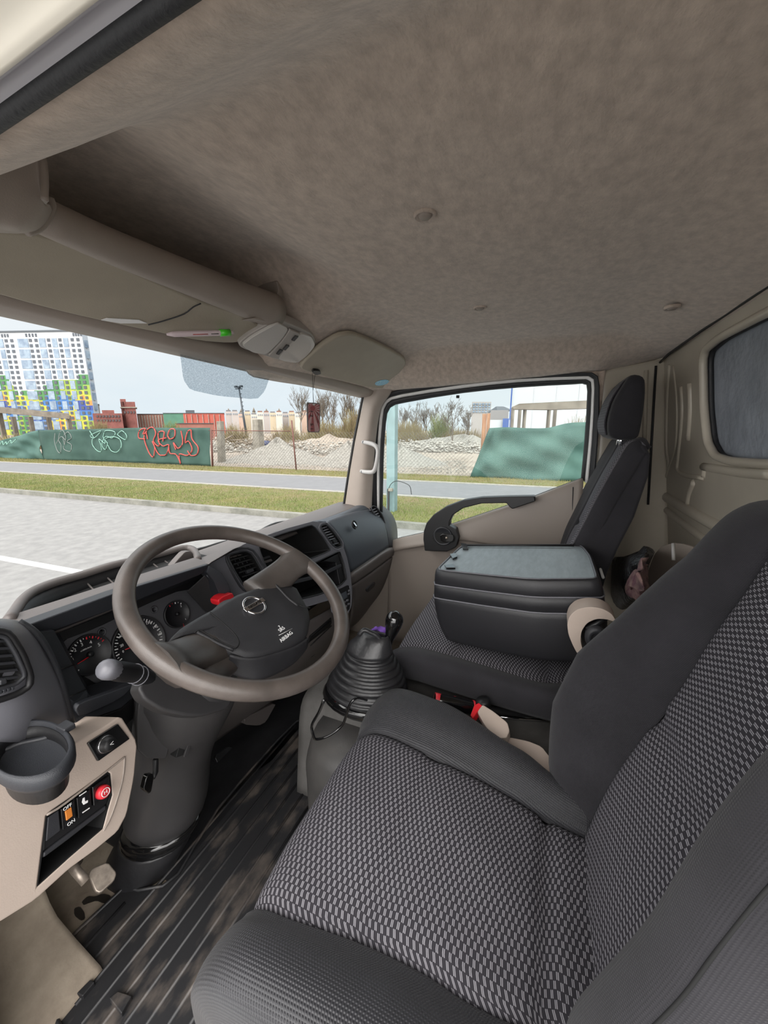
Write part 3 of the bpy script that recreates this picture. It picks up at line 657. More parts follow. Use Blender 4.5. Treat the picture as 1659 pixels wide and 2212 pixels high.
# ---- bare trees and scrub
M['bark'] = mat('pale_bark', (134, 122, 108), .9); M['twig'] = mat('fine_twigs', (120, 108, 94), .9); M['scrub'] = mat('dry_scrub', (176, 164, 112), .9, c2=(146, 122, 92), nscale=1); M['scrubg'] = mat('green_scrub', (150, 158, 92), .9, c2=(128, 140, 84), nscale=1)
def tree(px, yt, D, label, seed, spread=.5, yb=None):
    r = random.Random(seed); b = hd(px, D, GV); h = zat(px, yt, D)-GV; t = thing('bare_tree', label, 'tree', b); T, W = [], []
    def grow(p, d, ln, rad, lvl):
        pts = [p]; q = p; dd = d.copy()
        for k in range(4):
            dd = (dd + Vector((r.uniform(-.16, .16), r.uniform(-.16, .16), r.uniform(-.02, .12)))).normalized(); q = q + dd*ln/4; pts.append(q)
        (T if lvl < 2 else W).append((pts, max(rad, .014), max(rad*.55, .010)))
        if lvl >= 4: return
        nb = 5 if lvl == 0 else (4 if lvl < 3 else 3)
        for k in range(nb):
            i = r.uniform(.3, 1.0) if lvl else r.uniform(.35, 1); ip = min(3, int(i*4)); sp = pts[ip].lerp(pts[ip+1], i*4-ip if ip < 4 else 1) if i < 1 else pts[-1]
            az = r.uniform(0, 6.28); sd = (dd + Vector((math.cos(az), math.sin(az), r.uniform(.0, .5)))*spread).normalized()
            grow(sp, sd, ln*r.uniform(.45, .68), rad*.5, lvl+1)
        if lvl < 3: grow(pts[-1], (dd+Vector((r.uniform(-.2, .2), r.uniform(-.2, .2), .3))).normalized(), ln*.6, rad*.6, lvl+1)
    grow(Vector((b.x, b.y, GV-.1)), Vector((r.uniform(-.1, .1), r.uniform(-.1, .1), 1)).normalized(), h*.46, h*.017, 0)
    tubes('trunk', T, M['bark'], t, n=5); tubes('twigs', W, M['twig'], t, n=3)
TR = [(652, 828, 60, 'slender bare tree left of the hanging air freshener'), (700, 832, 62, 'bare tree just right of the hanging air freshener'), (722, 840, 70, 'bare pale tree in the middle of the group beside the pillar'), (742, 838, 64, 'bare tree with dense twigs second from the pillar'), (768, 842, 66, 'bare tree right against the windscreen pillar'),
      (682, 842, 74, 'bare tree partly behind the hanging air freshener'), (790, 850, 60, 'bare tree hidden mostly by the windscreen pillar'), (862, 868, 62, 'small bare tree at the left edge of the door window'), (890, 864, 60, 'bare tree left of centre in the door window'), (918, 866, 64, 'bare tree with thin upright branches in the door window'), (940, 870, 60, 'bare tree beside the large twisted one'), (978, 852, 42, 'large twisted bare tree at the top of the door window'), (1012, 872, 44, 'low twisted bare tree in front of the grey block')]
for i, (x, y, D, lab) in enumerate(TR): tree(x, y, D, lab, 20+i, spread=.95 if D < 50 else .55)
def shrub(px, yt, D, wpx, label, seed, m_, n=900):
    r = random.Random(seed); b = hd(px, D, GV); h = zat(px, yt, D)-GV; hw = abs((hd(px+wpx/2, D, 0)-hd(px-wpx/2, D, 0)).length)/2; L = []
    for i in range(n):
        a = r.uniform(0, 6.28); rr_ = math.sqrt(r.random()); p = b+Vector((math.cos(a)*hw*rr_, math.sin(a)*min(hw, 2.5)*rr_, 0)); hh = h*(1-.55*rr_**2)*r.uniform(.35, 1.05)
        q = p+Vector((r.uniform(-.25, .25)*h, r.uniform(-.25, .25)*h, hh)); L.append(([p, p.lerp(q, .5)+Vector((r.uniform(-.1, .1), 0, 0)), q], .03, .012))
    tag(tubes('scrub_bush', L, m_, None, n=3), label, 'shrub')
shrub(215, 904, 60, 34, 'pale brown bush below the right edge of the apartment block', 1, M['scrub']); shrub(372, 908, 60, 36, 'dark green bush before the green warehouse', 2, M['scrubg'])
shrub(505, 912, 42, 60, 'dry brown brushwood behind the concrete post', 3, M['scrub'], 700); shrub(620, 915, 42, 70, 'dry brown brushwood behind the rusty post', 4, M['scrub'], 800)
shrub(700, 905, 50, 90, 'tall dry yellow brushwood under the bare trees', 5, M['scrub'], 1500); shrub(765, 880, 52, 60, 'yellowish brushwood beside the windscreen pillar', 6, M['scrub'], 1500)
shrub(880, 905, 48, 110, 'wide dry brushwood at the left of the door window', 7, M['scrub'], 1800); shrub(952, 886, 50, 36, 'yellow green bush behind the large twisted tree', 8, M['scrubg'], 900); shrub(1000, 917, 46, 90, 'low dry brushwood along the far edge of the waste ground', 9, M['scrub'], 900)
shrub(30, 935, 38, 90, 'brown brushwood under the concrete frame at the left', 10, M['scrub'], 800); shrub(1250, 895, 34, 60, 'sparse dry stalks under the right concrete frame', 12, M['scrub'], 250)

mat = _mat0
# ------------------------------------------------------------------ cab shell
def sst(t): t = max(0, min(1, t)); return t*t*(3-2*t)
XL, XR = .165, 1.635
def railz(y): return 1.245 - .05*y if y > -.15 else 1.2525 - .25*(y+.15)*-1*0 + max(0, -(y+.15))*.22
def frontz(x, y):
    q = 1.272 - .5*(y-.62); right = q if q < 1.325 else 1.345 - .02*math.exp(-(q-1.325)*50)
    left = 1.345 + .065*sst((y-.34)/.26)
    k = sst((x-.70)/.20) if y > .30 else 1
    return left*(1-k) + right*k if y > .3 else 1.345
def ceilz(x, y):
    t = frontz(x, y); rear = 1.345 - .05*sst((-.12-y)/.24)
    t = min(t, rear) if y < 0 else t
    d = min(x-XL, XR-x); k = sst((d+.01)/.20)
    rz = railz(y)
    return rz + (max(t, rz-.03)-rz)*k
xs = [XL+(XR-XL)*i/80 for i in range(81)]; ys = [-.36+ (1.14)*j/64 for j in range(65)]
def xr(x, y):      # headliner widens a little behind the door opening
    if x > 1.5 and y < -.12: return x + (x-1.5)/.135*.07*sst((-.12-y)/.1)
    return x
V = [Vector((xr(x, y), y, ceilz(x, y) + .0012*math.sin(x*23+y*9)*math.sin(y*17))) for y in ys for x in xs]
F_ = [[j*81+i, j*81+i+1, (j+1)*81+i+1, (j+1)*81+i] for j in range(64) for i in range(80)]
ce = mk('ceiling', V, F_, M['head'], solid=.006, soff=1); ce['kind'] = 'structure'
so = prism('roof_skin', [(.05, -.45, 1.44), (1.75, -.45, 1.44), (1.75, .85, 1.44), (.05, .85, 1.44)], (0, 0, .03), M['cream'], bevel=0); so['kind'] = 'structure'
for nm, a, b in (('roof_side_skin', (1.70, -.45, 1.29), (1.76, .85, 1.43)), ('roof_front_skin', (.05, .82, 1.24), (1.76, .86, 1.43)), ('roof_side_skin', (.02, -.45, 1.30), (.06, .85, 1.43))):
    c = [(p+q)/2 for p, q in zip(a, b)]; o = box(nm, c, [abs(q-p) for p, q in zip(a, b)], M['cream'], bevel=0); o['kind'] = 'structure'
# clips in the headliner
for px, py, lab in ((918, 465, 'round trim button in the middle of the headliner'), (1037, 665, 'small round trim button ahead of the passenger seats'), (1452, 665, 'round trim button near the rear wall')):
    z = 1.345 - (.03 if px > 1400 else 0); p = P(px, py, 'z', z-.001)
    t = thing('trim_button', lab, 'fastener', p); lathe('button_head', [(.0, -.004), (.007, -.004), (.010, -.001), (.010, .004)], p, (0, 0, 1), M['trimbeige'], t, 20)
    lathe('button_rim', [(.011, .0), (.014, -.003), (.0165, .0), (.0165, .004)], p, (0, 0, 1), M['head'], t, 24)
for px, py, lab in ((1067, 806, 'round blank plug above the passenger door'), (1178, 797, 'small screw above the rear of the passenger door')):
    p = P(px, py, 'x', 1.605); tag(lathe('screw_plug', [(0, -.006), (.005, -.006), (.008, -.003), (.008, .006)], p, (1, 0, .2), M['trimbeige'] if px < 1100 else M['metal'], None, 16), lab, 'fastener')
# ---- windscreen header
def wsy(x, z): return .75 + (1.22-z)*.24 + .10*(1-((x-.9)/.78)**2)*sst((1.2-z)/.5)
hp_ = [P(x, y, 'y', .745) for x, y in ((0, 663), (200, 711), (400, 759), (600, 807), (795, 856))]
zline = sum(p.z for p in hp_)/5
def hz(x):
    t = [(-.3, 1.226)] + sorted((p.x, p.z) for p in hp_) + [(2, 1.185)]
    return interp_lin(t, x)
def interp_lin(t, x):
    for (a, va), (b_, vb) in zip(t, t[1:]):
        if x <= b_: return va+(vb-va)*max(0, (x-a)/(b_-a))
    return t[-1][1]
o = loft('trim_1', [[(x, .745, hz(x)), (x, .732, hz(x)+.004), (x, .722, hz(x)+.016), (x, .724, hz(x)+.035), (x, .76, 1.30), (x, .82, 1.30), (x, .82, hz(x)+.01), (x, .775, hz(x)-.002)] for x in (-.05, .3, .5, .8, 1.1, 1.4, 1.62, 1.71)], M['trimbeige'], None, (1, 3)); o['kind'] = 'structure'
# windscreen glass
rows = [[(x, wsy(x, z), z) for x in [(-.02+ (1.67)*i/14) for i in range(15)]] for z in [1.215, 1.1, .95, .8, .68, .58]]
ws = loft('window_1', rows, M['glass'], None, (1, 1), False, False); ws['kind'] = 'structure'
# frit dotted shade patch at the top of the windscreen (rows of small dots printed on the glass)
m = bpy.data.materials.new('dotted_shade_band'); m.use_nodes = True; nt = m.node_tree; N = nt.nodes; L = nt.links
N.clear(); o_ = N.new('ShaderNodeOutputMaterial'); tr = N.new('ShaderNodeBsdfTransparent'); tcn = N.new('ShaderNodeTexCoord')
mp = N.new('ShaderNodeMapping'); mp.inputs['Scale'].default_value = (1, 1, 3.5); mp.inputs['Rotation'].default_value = (0, .5, 0); vo = N.new('ShaderNodeTexVoronoi'); vo.inputs['Scale'].default_value = 260
L.new(tcn.outputs['Object'], mp.inputs[0]); L.new(mp.outputs[0], vo.inputs['Vector']); rp_ = N.new('ShaderNodeValToRGB'); e = rp_.color_ramp.elements
e[0].color = (.52, .56, .59, 1); e[1].color = (.80, .83, .85, 1); e[1].position = .7; L.new(vo.outputs['Distance'], rp_.inputs[0]); L.new(rp_.outputs[0], tr.inputs[0]); L.new(tr.outputs[0], o_.inputs[0])
fo = sm2([(384, 745), (391, 770), (397, 820), (412, 842), (470, 855), (555, 863), (572, 845), (588, 800), (600, 790), (600, 770)], 1, .15)
tag(prism('shade_band', [P(x, y, 'y', .775) for x, y in fo], (0, .0015, 0), m, bevel=0), 'light grey dotted shade patch on the glass behind the overhead lamp', 'shade band')
# ---- passenger A pillar
def pil(px, x): return [P(a, b_, 'x', x) for a, b_ in px]
inn = pil([(795, 832), (790, 852), (782, 890), (770, 950), (758, 1020), (746, 1100), (742, 1135)], 1.60)
mid = pil([(818, 838), (812, 858), (803, 885), (793, 940), (784, 1010), (776, 1100), (774, 1135)], 1.585)
out_ = pil([(852, 832), (842, 850), (822, 880), (812, 935), (806, 1010), (802, 1100), (801, 1135)], 1.62)
o = grid('trim_2', [[i, m_, q] for i, m_, q in zip(inn, mid, out_)], M['trimbeige'], None, 5, .012); o['kind'] = 'structure'
# black glass edge band along the pillar
o = tube('trim_3', [p+Vector((.0, .012, 0)) for p in inn], .006, M['black']); o['kind'] = 'structure'
# grab handle
gh = thing('grab_handle', 'pale grey grab handle bolted to the windscreen pillar by the passenger door', 'handle', P(785, 990, 'x', 1.58))
tube('grip', [P(x, y, 'x', v) for x, y, v in ((784, 955, 1.575), (797, 957, 1.55), (810, 962, 1.53), (816, 972, 1.525), (815, 990, 1.525), (811, 1010, 1.53), (806, 1019, 1.535), (795, 1020, 1.55), (780, 1018, 1.575))], [.0085, .0095, .0095, .009, .009, .009, .0095, .0095, .0085], M['handle'], gh, n=12, res=3)
for x, y in ((785, 955), (782, 1019)): lathe('bolt', [(0, -.002), (.0035, -.002), (.006, 0), (.006, .01)], P(x, y, 'x', 1.562), (1, 0, 0), M['pole'], gh, 14)
# ---- B pillar / rear quarter
rows = [pil([(1284, 806), (1294, 850), (1292, 950), (1280, 1060), (1262, 1180), (1250, 1300)], 1.66)[:5]+[Vector((1.66, -.17, -.02))], [Vector((1.70, -.27, z)) for z in (1.29, 1.2, 1.0, .8, .6, -.02)], [Vector((1.715, -.36, z)) for z in (1.30, 1.2, 1.0, .8, .6, -.02)], [Vector((1.72, -.345+(z-1.3)*.15-.01, z)) for z in (1.31, 1.2, 1.0, .8, .6, -.02)]]
o = grid('wall_right', [[rows[i][j] for i in range(4)] for j in range(6)], M['cab'], None, 4, .01); o['kind'] = 'structure'
for x0, y0, x1, y1, r_ in ((1308, 815, 1300, 1080, .006), (1396, 800, 1392, 960, .007), (1417, 790, 1400, 1090, .004)):
    p, q = P(x0, y0, 'x', 1.695), P(x1, y1, 'x', 1.70); o = tube('trim_5', [p, q], r_, M['cab'] if r_ > .0045 else M['seal']); o['kind'] = 'structure'
# ---- rear wall with a window hole
BW = plane((1, -.345, 1.3), (0, 1, -.15))
win = sm2([(1522, 760), (1560, 728), (1659, 676), (1900, 560), (1960, 1010), (1659, 1003), (1580, 996), (1548, 985), (1532, 955), (1524, 880)], 2, .15)
bo = [Vector((x, 0, z)) for x, z in ((.02, .02), (1.74, .02), (1.74, 1.33), (.02, 1.33))]
def onbw(x, z): p0, n = BW; return Vector((x, p0.y - (z-p0.z)*n.z/n.y, z))
bo = [onbw(p.x, p.z) for p in bo]
hole = onpl(win, BW)
o = plate('wall_back', bo, [hole], (0, -.02, 0), M['cab'], None, 0); o['kind'] = 'structure'
o = tube('trim_6', [p+Vector((0, .004, 0)) for p in hole], .010, M['cab'], None, 8, True); o['kind'] = 'structure'
o = tube('trim_7', [p+Vector((0, -.012, 0)) for p in hole], .007, M['seal'], None, 8, True); o['kind'] = 'structure'
cc = sum(hole, Vector((0, 0, 0)))/len(hole)
o = prism('window_3', [cc+(p-cc)*1.01+Vector((0, -.018, 0)) for p in hole], (0, -.004, 0), M['dirtyglass'], bevel=0); o['kind'] = 'structure'
def rib(pts, r_, m_=M['cab'], w=1.0):
    o = tube('trim_8', [PL(a, b_, BW)+Vector((0, -.002, 0)) for a, b_ in pts], r_, m_, None, 10, False, 4); o['kind'] = 'structure'
rib([(1447, 788), (1442, 860), (1440, 960), (1446, 1005)], .008); rib([(1455, 790), (1462, 870), (1460, 960), (1445, 1010), (1430, 1060)], .006)
rib([(1472, 835), (1474, 900), (1466, 985), (1464, 1015), (1480, 1026), (1520, 1032)], .008)
rib([(1491, 828), (1492, 890), (1488, 950)], .010)
rib([(1520, 1008), (1600, 1020), (1680, 1025)], .012); rib([(1500, 1040), (1490, 1065), (1486, 1088)], .010); rib([(1523, 1008), (1521, 1030)], .009)
rib([(1425, 1060), (1450, 1080), (1530, 1125), (1600, 1160)], .018); rib([(1425, 1085), (1450, 1110), (1510, 1155), (1560, 1190)], .014)
o = tube('trim_9', [(x, -.345+.01+0*x, z) for x, z in ((.3, 1.297), (.9, 1.30), (1.3, 1.297), (1.6, 1.29), (1.70, 1.28))], .004, M['seal'], None, 8); o['kind'] = 'structure'
# ---- floor, firewall, lower side
o = prism('floor', [(.12, -.54, 0), (1.72, -.54, 0), (1.72, 1.12, 0), (.12, 1.12, 0)], (0, 0, -.03), M['carpet'], bevel=0); o['kind'] = 'structure'
o = grid('wall_front', [[(x, 1.02, -.01), (x, 1.08, .06), (x, 1.12, .2), (x, 1.12, .4), (x, 1.08, .58)] for x in (.0, .4, .8, 1.2, 1.72)], M['rubber'], None, 3, .01); o['kind'] = 'structure'
o = grid('wall_left', [[(.14, y, z) for z in (.0, .15, .35, .5)] for y in (.72, .85, 1.0, 1.12)], M['carpet'], None, 2, .01); o['kind'] = 'structure'
# footwell hump by the clutch pedal and the front step of the floor lining
tag(loft('wheel_arch_hump', [[(x, y+.0, 0) if k in (0, 5) else (x, y+dy, dz) for k, (y, dy, dz) in enumerate(((.72, 0, 0), (.86, .0, .06), (.9, .0, .14), (1.0, .0, .16), (1.08, 0, .1), (1.1, 0, 0)))] for x in (.13, .2, .26, .29)], M['carpet'], None, (3, 3)), 'stained floor hump beside the clutch pedal under the switch panel', 'floor hump')
box('footwell_dark_sheet', (.83, .93, .003), (.76, .38, .006), M['rubber'], None, 0)['kind'] = 'structure'  # dark sheet added over the floor to deepen the darkness under the dash
# door sill at the bottom left
tag(loft('sill_plate', [[(.09, y, .0), (.10, y, .035), (.14, y, .045), (.18, y, .02), (.19, y, 0)] for y in (-.3, .2, .6, 1.0)], M['trimbeige'], None, (1, 3)), 'worn pale sill plate along the open driver door', 'sill')
# ---- driver side door opening header: seal, flange, body gutter
def railz2(y): return 1.245-.05*y
ysn = [-.5, -.2, .1, .3, .5, .75, 1.1]
sl = loft('door_seal', [[(XL+dx-.004-.0*y, y, railz2(y)+dz) for dx, dz in ((.005, .006), (.005, -.001), (.001, -.003), (-.003, -.002), (-.005, .002), (-.004, .008))] for y in ysn], M['seal'], None, (1, 3))
tag(sl, 'black rubber seal around the open driver door, across the top left corner', 'seal')
fl = loft('trim_10', [[(XL+dx, y, railz2(y)+dz) for dx, dz in ((-.004, .003), (-.008, .000), (-.010, .003), (-.014, .003), (-.016, .001), (-.0185, .003), (-.019, .02), (-.005, .02))] for y in ysn], M['flange'], None, (1, 2)); fl['kind'] = 'structure'
gu = loft('trim_11', [[(XL+dx, y, railz2(y)+dz) for dx, dz in ((-.018, .002), (-.021, -.001), (-.024, .001), (-.028, .006), (-.05, .012), (-.12, .018), (-.20, .05), (-.018, .04))] for y in ysn], M['cream'], None, (1, 2)); gu['kind'] = 'structure'
# ------------------------------------------------------------------ passenger door
DX = 1.655
go = [(843, 1000), (843, 930), (846, 893), (853, 879), (900, 867), (1000, 851), (1100, 840), (1200, 833), (1255, 830), (1266, 834), (1268, 850), (1264, 950), (1256, 1030), (1158, 1072), (983, 1131), (919, 1151), (868, 1162), (850, 1140), (828, 1110), (829, 1060), (834, 1030)]
go = [(828, 1110), (829, 1060), (833, 1000), (838, 920), (843, 892), (853, 878), (900, 868), (1000, 851), (1100, 840), (1200, 833), (1255, 830), (1266, 834), (1268, 850), (1264, 950), (1256, 1034), (1158, 1072), (983, 1131), (919, 1151), (868, 1162), (838, 1168)]
door = thing('door_1', 'closed passenger door with grey trim and large window', 'door', P(1000, 1200, 'x', DX), kind='structure')
def dpl(L, x): return [P(a, b_, 'x', x) for a, b_ in L]
gp = dpl(go, DX+.012)
prism('door_glass', dpl([(820, 1100), (838, 870), (1000, 845), (1272, 825), (1262, 1045), (900, 1165), (820, 1180)], DX+.02), (.004, 0, 0), M['sideglass'], door, bevel=0)
# window surround: black gasket, white painted frame, black body seal
def band(name, inner, outer, x0, x1, m_, par):
    A_ = dpl(inner, x0); B_ = dpl(outer, x1); n = len(A_); mid_ = [(a+b_)/2+Vector((-.008, 0, 0)) for a, b_ in zip(A_, B_)]
    return loft(name, [[a, m2, b_] for a, m2, b_ in zip(A_, mid_, B_)], m_, par, (2, 2), False, False, solid=.006)
l0 = [(826, 1108), (828, 1000), (833, 915), (843, 880), (880, 868), (1000, 848), (1120, 836), (1240, 829), (1262, 829), (1270, 845), (1264, 950), (1256, 1036)]
l1 = [(820, 1108), (820, 1000), (826, 908), (836, 871), (872, 857), (1000, 838), (1120, 825), (1245, 819), (1272, 821), (1279, 842), (1273, 950), (1264, 1040)]
l2 = [(816, 1106), (815, 1000), (820, 902), (831, 867), (868, 852), (1000, 831), (1120, 819), (1250, 813), (1277, 816), (1284, 838), (1278, 955), (1269, 1045)]
l3 = [(803, 1104), (804, 1000), (809, 893), (821, 858), (860, 843), (1000, 822), (1120, 810), (1255, 805), (1284, 808), (1295, 834), (1291, 960), (1282, 1055)]
band('window_gasket', l0, l1, DX+.012, DX+.004, M['seal'], door); band('window_frame', l1, l2, DX, DX-.006, M['whitepaint'], door)
o = band('trim_12', l2, l3, DX-.004, DX-.022, M['seal'], None); o['kind'] = 'structure'
up = dpl(l3[3:11], DX-.022); o = grid('trim_13', [up, [Vector((1.655, p.y, p.z+.012)) for p in up], [Vector((1.66, p.y, max(p.z+.03, railz(p.y)+.03))) for p in up], [Vector((1.72, p.y, p.z+.09)) for p in up]], M['head'], None, 3, .004); o['kind'] = 'structure'
o = grid('wall_right_kick', [[(1.66, y, z) for z in (-.02, .15, .3, .45, .525)] for y in (.52, .66, .8, .95, 1.14)], M['doortrim'], None, 3, .01); o['kind'] = 'structure'
tube('gasket_clip', [P(986, 857, 'x', DX), P(992, 857, 'x', DX)], .006, M['seal'], door)
# trim panel as a solid board with a rolled top edge
top = [(836, 1172), (868, 1163), (919, 1152), (983, 1132), (1070, 1103), (1158, 1073), (1210, 1053), (1256, 1036)]
low1 = [(836, 1182), (870, 1175), (925, 1166), (988, 1146), (1074, 1116), (1162, 1086), (1213, 1066), (1260, 1050)]
r0 = dpl(top, DX+.01); r1 = dpl(top, DX-.012); r2 = dpl(low1, DX-.03); r3 = [Vector((DX-.035, p.y, .60)) for p in r2]; r4 = [Vector((DX-.012, p.y, .53)) for p in r2]; r5 = [Vector((DX-.012, p.y, .3)) for p in r2]; r6 = [Vector((DX-.03, p.y, .02)) for p in r2]
r3 = [Vector((DX-.038, p.y, min(p.z-.02, .58))) for p in r2]; r4 = [Vector((DX-.02, p.y, min(p.z-.05, .545))) for p in r2]
grid('door_trim', [r0, r1, r2, r3, r4, r5, r6], M['doortrim'], door, 4, .006)
tube('belt_seal', [p+Vector((.002, 0, .002)) for p in r0], .005, M['seal'], door)
el = [(1120+8*math.cos(t)*(1 if abs(math.cos(t)) < .99 else 1), 1123+17*math.sin(t)*1.0) for t in [2*math.pi*k/28 for k in range(28)]]
tube('blanking_cap', dpl(el, DX-.0325), .0012, M['seal'], door, 6, True)
tube('panel_joint', dpl([(1238, 1052), (1236, 1110), (1232, 1170)], DX-.036), .0018, M['seal'], door, 6)
# pull handle and inner latch
HX = 1.585
hl = [(914, 1165), (915, 1148), (921, 1130), (936, 1112), (962, 1095), (1000, 1081), (1040, 1075), (1100, 1073), (1155, 1072), (1157, 1083), (1107, 1100), (1101, 1096), (1094, 1087), (1040, 1088), (1000, 1098), (978, 1113), (971, 1127), (970, 1136), (984, 1143), (991, 1162), (985, 1182), (965, 1192), (938, 1191), (917, 1190)]
plate('pull_handle', dpl(hl, HX), [], (.045, 0, 0), M['black'], door, .004)
c0 = P(957, 1158, 'x', HX); lathe('latch_bezel', [(.0, -.002), (.034, -.002), (.037, -.007), (.042, -.004), (.044, .01)], c0, (1, 0, 0), M['char'], door, 36)
pprism('latch_recess', sm2([(935, 1150), (975, 1152), (984, 1160), (980, 1173), (945, 1175), (934, 1166)], 2, .2), ('x', HX-.004), .006, M['deep'], door, .0015)
pprism('latch_lever', sm2([(950, 1153), (978, 1155), (981, 1162), (978, 1171), (952, 1171)], 1, .2), ('x', HX-.008), .006, M['gloss'], door, .002)
lathe('lock_knob', [(0, -.004), (.005, -.004), (.006, 0)], P(965, 1162, 'x', HX-.008), (1, 0, 0), M['metal'], door, 14)
# outside wipers
for pts, lab in (([(548, 1160, 1.04), (566, 1145, 1.05), (595, 1131, 1.06), (634, 1125, 1.04), (690, 1115, 1.0), (735, 1105, .97)], 'black wiper at the foot of the windscreen beyond the centre tray'), ([(425, 1188, 1.06), (445, 1183, 1.06), (470, 1175, 1.06), (490, 1170, 1.06)], 'black wiper tip showing above the instrument tray')):
    t = thing('windscreen_wiper', lab, 'wiper', P(pts[0][0], pts[0][1], 'y', pts[0][2])); pp = [P(a, b_, 'y', c_) for a, b_, c_ in pts]
    tube('arm', pp, .006, M['black'], t, res=3); tube('blade', [p+Vector((0, .012, -.012)) for p in pp[2:]], .005, M['rubber'], t)
# front body panel under the glass so that the road is not seen through the dash
o = grid('wall_front_panel', [[(x, wsy(x, .6)+.03, .62), (x, wsy(x, .6)+.06, .5), (x, wsy(x, .6)+.08, .2), (x, 1.14, -.05)] for x in (-.02, .45, .9, 1.35, 1.72)], M['cream'], None, 3, .02); o['kind'] = 'structure'
# ------------------------------------------------------------------ overhead shelf, visors, lamp, air freshener
sh = thing('overhead_shelf_bar', 'thick beige padded roof bar above the driver sun visor', 'shelf bar', (.5, .6, 1.3))
# padded bar: picture points of its upper and lower edges at the bar's distance
cen = [P((a[0]+b_[0])/2, (a[1]+b_[1])/2, 'y', y) for a, b_, y in (((95, 428), (60, 492), .565), ((250, 500), (215, 560), .59), ((400, 562), (370, 622), .60), ((520, 612), (490, 668), .60), ((610, 655), (570, 690), .60))]
hw = [(P(a[0], a[1], 'y', .59)-P(b_[0], b_[1], 'y', .59)).length/2 for a, b_ in (((95, 428), (60, 492)), ((250, 500), (215, 560)), ((400, 562), (370, 622)), ((520, 612), (490, 668)), ((610, 655), (570, 690)))]
tube('padded_bar', cen, [max(.017, h*.86) for h in hw], M['trimbeige'], sh, n=20, res=4)
br = [P(x, y, 'y', .585) for x, y in ((598, 606), (613, 603), (617, 612), (612, 640), (603, 668), (590, 686), (572, 694), (545, 688), (555, 683), (580, 676), (595, 655), (602, 625))]
prism('end_bracket', br, (.0, .07, .0), M['trimbeige'], sh, .003)
# left corner cover and collar
cv = [[P(x, y, 'y', yy) for x, y in r_] for r_, yy in (([(-160, 300), (-60, 262), (20, 268), (75, 285), (90, 320), (97, 380), (96, 432)], .47), ([(-170, 420), (-80, 440), (0, 458), (40, 470), (70, 465), (90, 450), (100, 436)], .50), ([(-170, 480), (-80, 492), (0, 496), (40, 497), (70, 494), (92, 478), (108, 448)], .545))]
grid('corner_cover', cv, M['trimbeige'], sh, 6, .006)
tube('collar', [P(x, y, 'y', .545) for x, y in ((104, 428), (108, 445), (98, 468), (80, 488), (55, 498))], .006, M['trimbeige'], sh, res=4)
# driver sun visor
VD = plane((.5, .64, 1.262), (0, .42, .9))
vpx = [(-160, 500), (-60, 492), (20, 500), (70, 503), (140, 520), (220, 552), (300, 592), (380, 628), (440, 655), (500, 672), (545, 690), (563, 708), (556, 727), (532, 738), (495, 743), (430, 738), (350, 722), (250, 702), (150, 680), (60, 657), (0, 640), (-160, 602)]
dv = thing('sun_visor', 'long beige driver sun visor with a pen clipped under it', 'sun visor', (.45, .62, 1.24))
pprism('visor_panel', vpx, VD, .018, M['visor'], dv, .006, sm=1, smr=.2, seg=3)
tube('visor_seam', [PL(x, y, VD)+Vector((0, -.002, -.003)) for x, y in ((318, 698), (350, 690), (395, 675), (415, 660), (432, 652))], .0012, M['seal'], dv, res=3)
pprism('vanity_label', [(218, 690), (230, 686), (300, 690), (318, 697), (260, 697)], VD, .001, M['white'], dv, 0, lift=.0015)
# pen with bright green clip
pn = PL(355, 713, VD)+Vector((0, -.005, -.008)); pq = PL(495, 709, VD)+Vector((0, -.006, -.009)); pe = thing('pen', 'pale pinkish grey pen with bright green clip tucked under the driver visor', 'pen', pn)
M['afframe'] = mat('grey_card_rim', (96, 90, 88), .5); M['pen'] = mat('pale_pen_plastic', (205, 188, 192), .4); M['green3'] = mat('bright_green_plastic', (70, 200, 40), .35, coat=.3)
d_ = (pq-pn); tube('barrel', [pn, pn+d_*.1, pn+d_*.8, pn+d_*.95], [.002, .0052, .0055, .005], M['pen'], pe, 14)
tube('green_cap', [pn+d_*.80, pn+d_*.97], .0068, M['green3'], pe, 12); tube('button', [pn+d_*.95, pn+d_*1.03], .0035, M['pen'], pe, 10)
tube('red_print', [pn+d_*.35+Vector((0, -.0052, -.002)), pn+d_*.58+Vector((0, -.0052, -.002))], .0008, M['redspray'], pe, 5)
tube('grey_print', [pn+d_*.63+Vector((0, -.0052, -.002)), pn+d_*.75+Vector((0, -.0052, -.002))], .0010, M['afframe'], pe, 5)
# overhead lamp unit
LP = plane((.85, .62, 1.262), (0, .5, 1))
lm = thing('overhead_lamp', 'translucent grey double map lamp between the two sun visors', 'lamp', PL(600, 735, LP))
M['lampbody'] = mat('lamp_housing', (160, 154, 148), .5)
pprism('housing', sm2([(515, 742), (540, 722), (598, 690), (640, 705), (676, 722), (684, 742), (668, 765), (640, 784), (600, 778), (560, 765), (520, 752)], 2, .2), LP, .025, M['lampbody'], lm, .003)
pprism('lens', sm2([(520, 742), (545, 722), (598, 693), (622, 706), (608, 728), (575, 762), (545, 758)], 2, .15), LP, .008, M['lens'], lm, .002, lift=.006)
pprism('lens', sm2([(648, 716), (672, 724), (680, 742), (662, 765), (640, 781), (612, 777), (598, 770), (620, 742)], 2, .15), LP, .008, M['lens'], lm, .002, lift=.006)
pprism('switch_panel', [(624, 706), (646, 716), (616, 744), (596, 770), (578, 763), (608, 730)], LP, .006, M['lampbody'], lm, .001, lift=.008)
for x, y in ((633, 722), (614, 742), (600, 752)): pprism('switch', [(x-7, y+5), (x+1, y-5), (x+8, y-3), (x-1, y+7)], LP, .003, M['shroud'], lm, .0008, lift=.011)
